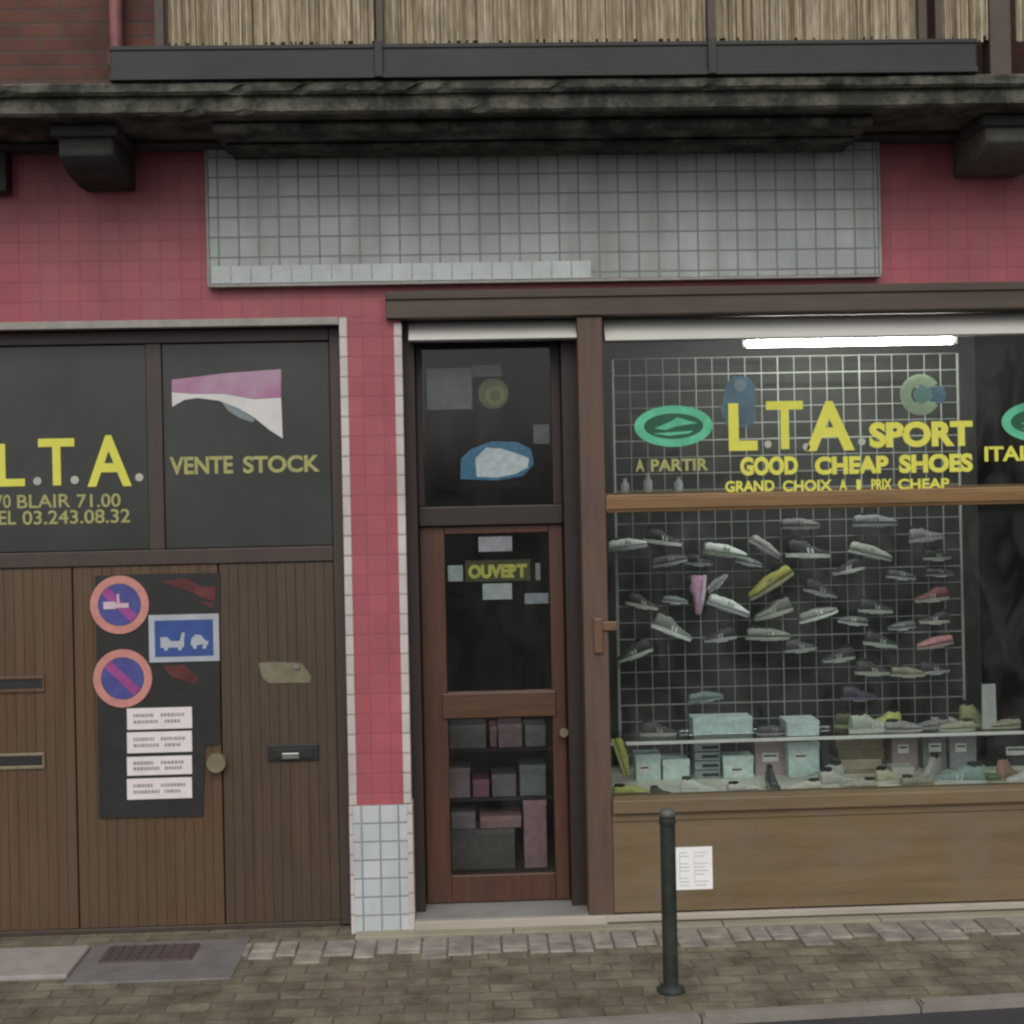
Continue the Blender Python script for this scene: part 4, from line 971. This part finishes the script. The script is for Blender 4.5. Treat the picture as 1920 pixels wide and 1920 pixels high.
b = MB(); b.prism([(x0, shz+.001), (x1, shz+.001), (x1-.003, z1), (x0+.004, z1)], Y, Y+.012); o = b.build('price_card', scol((.44, .46, .44))); tag(o, 'pale grey upright card standing on the shelf at the right', 'card')

# blurred stickers behind the upper pane: tall blue figure shape and round pale green badge
Y = GZ+.009
b = MB(); b.prism(poly([(1362, 720), (1375, 706), (1400, 706), (1416, 722), (1416, 790), (1402, 800), (1364, 800), (1352, 770)], Y), Y, Y+.0015)
o = b.build('window_sticker', mat('faded_blue_print', (.10, .20, .29), .5, scale=9, var=.35)); tag(o, 'faded blue upright sticker behind the first yellow letter', 'sticker')
c = P(1388, 722, Y)
b = MB(); b.prism(ellipse(c.x, c.z, .035, .035, 20), Y-.0012, Y-.0001); b.build('pale_spot', scol((.28, .34, .40)), o)
c = P(1726, 740, Y)
e = empty('round_badge', (c.x, Y, c.z)); tag(e, 'round pale green badge with a blue notch above the yellow lettering', 'sticker')
b = MB(); out = ellipse(c.x, c.z, .112, .112, 36, R(32), R(328)) + ellipse(c.x, c.z, .052, .052, 24, R(320), R(40))
b.prism(out, Y, Y+.0015); b.build('badge_ring', mat('pale_green_print', (.42, .52, .34), .5, scale=7, var=.22), e)
b = MB(); b.prism(ellipse(c.x+.014, c.z, .052, .050, 24), Y+.0003, Y+.0012); b.build('badge_middle', scol((.16, .33, .30)), e)
b = MB(); b.prism([(c.x+.03, c.z+.035), (c.x+.128, c.z+.05), (c.x+.142, c.z), (c.x+.128, c.z-.05), (c.x+.03, c.z-.035)], Y+.0016, Y+.0024); b.build('badge_notch', scol((.085, .19, .29)), e)
# small white figures along the top of the transom bar (things on its ledge)
for px, h, lb in ((1172, 26, 'small pale bottle on the ledge above the bar, nearest the post'), (1215, 36, 'taller pale bottle on the ledge above the bar'), (1272, 28, 'squat grey bottle on the ledge above the bar')):
    c = P(px, 914, .14); hh = h/340
    b = MB(); b.lathe([(.022, 0), (.024, .01), (.024, hh*.55), (.012, hh*.72), (.010, hh*.9), (.013, hh)], (c.x, .14, tb1+.012), 14)
    o = b.build('bottle', scol((.36, .37, .36)), None, True); tag(o, lb, 'bottle', 'bottles on the window ledge')
b = MB(); b.box(wl1+.012, WIN_R-.14, .11, .22, tb1-.008, tb1+.011, .002); o = b.build('ledge_board', M_wood_bar); tag(o, 'narrow wooden ledge behind the orange brown window bar', 'ledge')

# --- signs in the shop door
def plate(name, px0, py0, px1, py1, Y, M, lb, cat, grp=None):
    x0, x1, z0, z1 = RC(px0, py0, px1, py1, Y)
    b = MB(); b.box(x0, x1, Y, Y+.002, z0, z1, .0006); o = b.build(name, M); return tag(o, lb, cat, grp)
Y = DY+.029
plate('door_card', 897, 1006, 960, 1034, Y, scol((.50, .49, .52)), 'whitish card at the top of the door glass', 'card')
plate('door_card', 840, 1060, 868, 1090, Y, scol((.42, .46, .43)), 'small square card left of the yellow door sign', 'card')
plate('door_card', 905, 1094, 960, 1124, Y, scol((.52, .56, .53)), 'white card just under the yellow door sign', 'card')
plate('door_card', 984, 1112, 1028, 1132, Y, scol((.32, .35, .37)), 'grey card at the lower right of the yellow door sign', 'card')
plate('door_card', 1004, 1056, 1013, 1088, Y, scol((.30, .31, .29)), 'narrow grey strip right of the yellow door sign', 'card')
o = plate('open_sign', 872, 1050, 994, 1090, Y, scol((.07, .07, .02)), 'dark sign with yellow word on the door glass', 'sign')
text('lettering', 'OUVERT', 878, 1058, 988, 1084, Y-.002, mat('yellow_door_letters', (.62, .60, .12), .5, scale=9), o, .06)
c = P(932, 866, DY+.028)
e = empty('oval_sign', (c.x, DY+.03, c.z)); tag(e, 'blue and white oval sign hanging in the fanlight over the door', 'sign')
b = MB(); b.prism([(c.x+dx_/350, c.z+dz_/350) for dx_, dz_ in ((-72, -32), (-70, 8), (-50, 26), (-10, 40), (40, 38), (66, 24), (72, -6), (50, -28), (0, -36))], DY+.03, DY+.034); b.build('blue_field', scol((.06, .24, .40)), e)
b = MB(); b.prism([(c.x+dx_/350, c.z+dz_/350) for dx_, dz_ in ((-40, -28), (-42, 8), (-20, 28), (8, 26), (38, 16), (62, 6), (60, -12), (36, -24), (0, -31))], DY+.0285, DY+.0298); b.build('white_field', scol((.80, .86, .88)), e)
plate('door_poster', 800, 690, 885, 768, DY+.034, scol((.125, .13, .135)), 'dim grey poster at the upper left of the fanlight', 'poster')
plate('door_poster', 886, 684, 940, 706, DY+.036, scol((.10, .10, .105)), 'thin dark grey strip right of the dim poster in the fanlight', 'poster')
c = P(925, 738, DY+.03)
b = MB(); b.prism(ellipse(c.x, c.z, .085, .085, 28), DY+.03, DY+.033); o = b.build('round_sticker', scol((.10, .11, .035))); tag(o, 'dim olive round sticker in the fanlight above the oval sign', 'sticker')
b = MB(); ring(b, c.x+.01, c.z-.01, .055, (.03, .03), DY+.0285, DY+.0298, 28); b.build('inner_ring', scol((.19, .20, .06)), o)
plate('door_card', 1000, 796, 1030, 832, DY+.034, scol((.14, .14, .15)), 'dim grey card above the right end of the oval sign', 'card')
# dim goods standing inside the door
zf = .081
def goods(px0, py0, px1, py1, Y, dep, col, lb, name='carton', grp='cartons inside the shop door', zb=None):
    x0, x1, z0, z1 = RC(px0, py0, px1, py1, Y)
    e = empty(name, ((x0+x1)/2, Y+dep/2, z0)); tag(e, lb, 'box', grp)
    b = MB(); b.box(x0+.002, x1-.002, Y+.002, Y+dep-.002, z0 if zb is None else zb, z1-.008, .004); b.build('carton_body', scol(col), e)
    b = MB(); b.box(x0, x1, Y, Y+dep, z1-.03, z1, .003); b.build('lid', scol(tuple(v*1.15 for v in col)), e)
# a low dark rack carries the cartons
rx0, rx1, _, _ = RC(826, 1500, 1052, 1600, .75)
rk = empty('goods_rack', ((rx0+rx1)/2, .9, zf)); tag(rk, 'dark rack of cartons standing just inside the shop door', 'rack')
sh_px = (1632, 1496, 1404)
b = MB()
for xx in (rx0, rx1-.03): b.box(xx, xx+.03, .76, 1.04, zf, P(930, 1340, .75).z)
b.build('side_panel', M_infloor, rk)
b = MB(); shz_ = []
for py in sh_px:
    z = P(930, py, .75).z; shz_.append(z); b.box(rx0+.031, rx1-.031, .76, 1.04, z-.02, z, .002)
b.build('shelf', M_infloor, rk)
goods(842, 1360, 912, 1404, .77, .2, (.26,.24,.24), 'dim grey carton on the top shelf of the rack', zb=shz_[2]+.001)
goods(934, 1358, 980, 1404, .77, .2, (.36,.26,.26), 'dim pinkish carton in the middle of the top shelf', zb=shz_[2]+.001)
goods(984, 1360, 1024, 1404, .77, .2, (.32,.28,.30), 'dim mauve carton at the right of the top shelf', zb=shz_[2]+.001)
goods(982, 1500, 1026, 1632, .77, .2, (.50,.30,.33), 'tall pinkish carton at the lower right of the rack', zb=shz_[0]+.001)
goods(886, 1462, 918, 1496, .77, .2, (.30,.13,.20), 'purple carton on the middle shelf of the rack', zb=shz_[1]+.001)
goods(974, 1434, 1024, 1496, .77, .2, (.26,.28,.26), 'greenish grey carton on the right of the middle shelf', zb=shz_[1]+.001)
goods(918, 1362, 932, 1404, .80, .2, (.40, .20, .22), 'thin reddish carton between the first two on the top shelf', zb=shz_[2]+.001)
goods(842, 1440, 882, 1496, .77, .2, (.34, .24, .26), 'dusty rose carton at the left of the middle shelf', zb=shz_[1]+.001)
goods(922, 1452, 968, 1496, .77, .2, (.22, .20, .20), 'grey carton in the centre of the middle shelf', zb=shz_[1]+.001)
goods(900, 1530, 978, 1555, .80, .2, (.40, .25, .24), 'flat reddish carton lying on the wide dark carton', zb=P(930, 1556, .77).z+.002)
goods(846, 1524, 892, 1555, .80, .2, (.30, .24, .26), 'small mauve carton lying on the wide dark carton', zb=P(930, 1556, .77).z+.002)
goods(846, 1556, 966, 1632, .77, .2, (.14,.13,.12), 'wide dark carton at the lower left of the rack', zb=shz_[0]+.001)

# ------------------------------------------------------------------ reed screens on the balcony
def reed_screen(px0, px1, lb, depth=-.60):
    x0, x1 = P(px0, 40, depth).x, P(px1, 40, depth).x
    zb = trz1+.003
    b = MB(); x = x0
    while x < x1:
        r = random.uniform(.004, .0075); y = depth+random.uniform(-.008, .008)
        zt = rz1-.08+random.uniform(-.06, .04); z0 = zb+random.choice((0, 0, 0, .01, .03))
        lean = random.uniform(-.008, .008)
        b.tube((x, y, z0), (x+lean, y, zt), r, 6, r*.8)
        x += r*1.75
    e = b.build('reed_screen', M_reed); tag(e, lb, 'reed screen', 'reed screens tied along the balcony')
    b = MB()
    for z in (zb+.32, zb+.75, zb+1.15): b.tube((x0, depth-.017, z), (x1, depth-.017, z), .0025, 5)
    b.build('binding_wire', M_post, e)
reed_screen(318, 702, 'left reed screen beside the brick wall on the balcony')
reed_screen(722, 1324, 'widest reed screen in the middle of the balcony')
reed_screen(1341, 1718, 'right hand reed screen before the pair of thin posts')
reed_screen(1764, 1852, 'narrow greener reed piece beside the broad brown post')
reed_screen(1906, 2100, 'reed screen beyond the broad post at the right edge')

# ------------------------------------------------------------------ street things
c = PG(1258, 1858, 0)
hb = P(1247, 1518, c.y).z
e = empty('bollard', (c.x, c.y, 0)); tag(e, 'slim dark green street bollard on the pavement before the display window', 'bollard')
b = MB(); b.lathe([(.066, .001), (.066, .012), (.05, .024), (.04, .032)], (c.x, c.y, 0), 24); b.build('base_flange', M_bollard, e, True)
b = MB(); b.lathe([(.036, .025), (.036, hb-.07), (.040, hb-.066), (.040, hb-.045), (.036, hb-.041), (.036, hb-.03)], (c.x, c.y, 0), 24); b.build('post', M_bollard, e, True)
b = MB(); b.lathe([(.035, hb-.029), (.037, hb-.02), (.034, hb-.006), (.022, hb+.004), (.006, hb+.008)], (c.x, c.y, 0), 24); lab(b.build('cap', mat('worn_grey_cap', (.10, .10, .085), .6, scale=30, var=.3), e, True), 'worn greyish cap')
Y = -.0225
x0, x1, z0, z1 = RC(1267, 1588, 1336, 1668, Y)
b = MB(); b.box(x0, x1, Y, -.0203, z0, z1, .0008); o = b.build('paper_sheet', M_paperbright); tag(o, 'bright white paper sheet stuck on the wooden panel behind the bollard', 'paper')
xm = x0+(x1-x0)*.46; M_pale = plain('pale_ink', (.55, .55, .54), .7)
for u0, u1, gap in ((x0+.02, xm-.008, 4), (xm+.008, x1-.018, 5)):
    b = MB()
    b.box(u0, u0+.003, Y-.0006, Y-.0001, z0+.03, z1-.03)
    for i in range(10):
        if i % gap == 2: continue
        z = z1-.03-i*.0195; b.box(u0+.0031, u1-random.uniform(0, .025), Y-.0006, Y-.0001, z-.003, z+.003)
    b.build('print_column', M_pale, o)
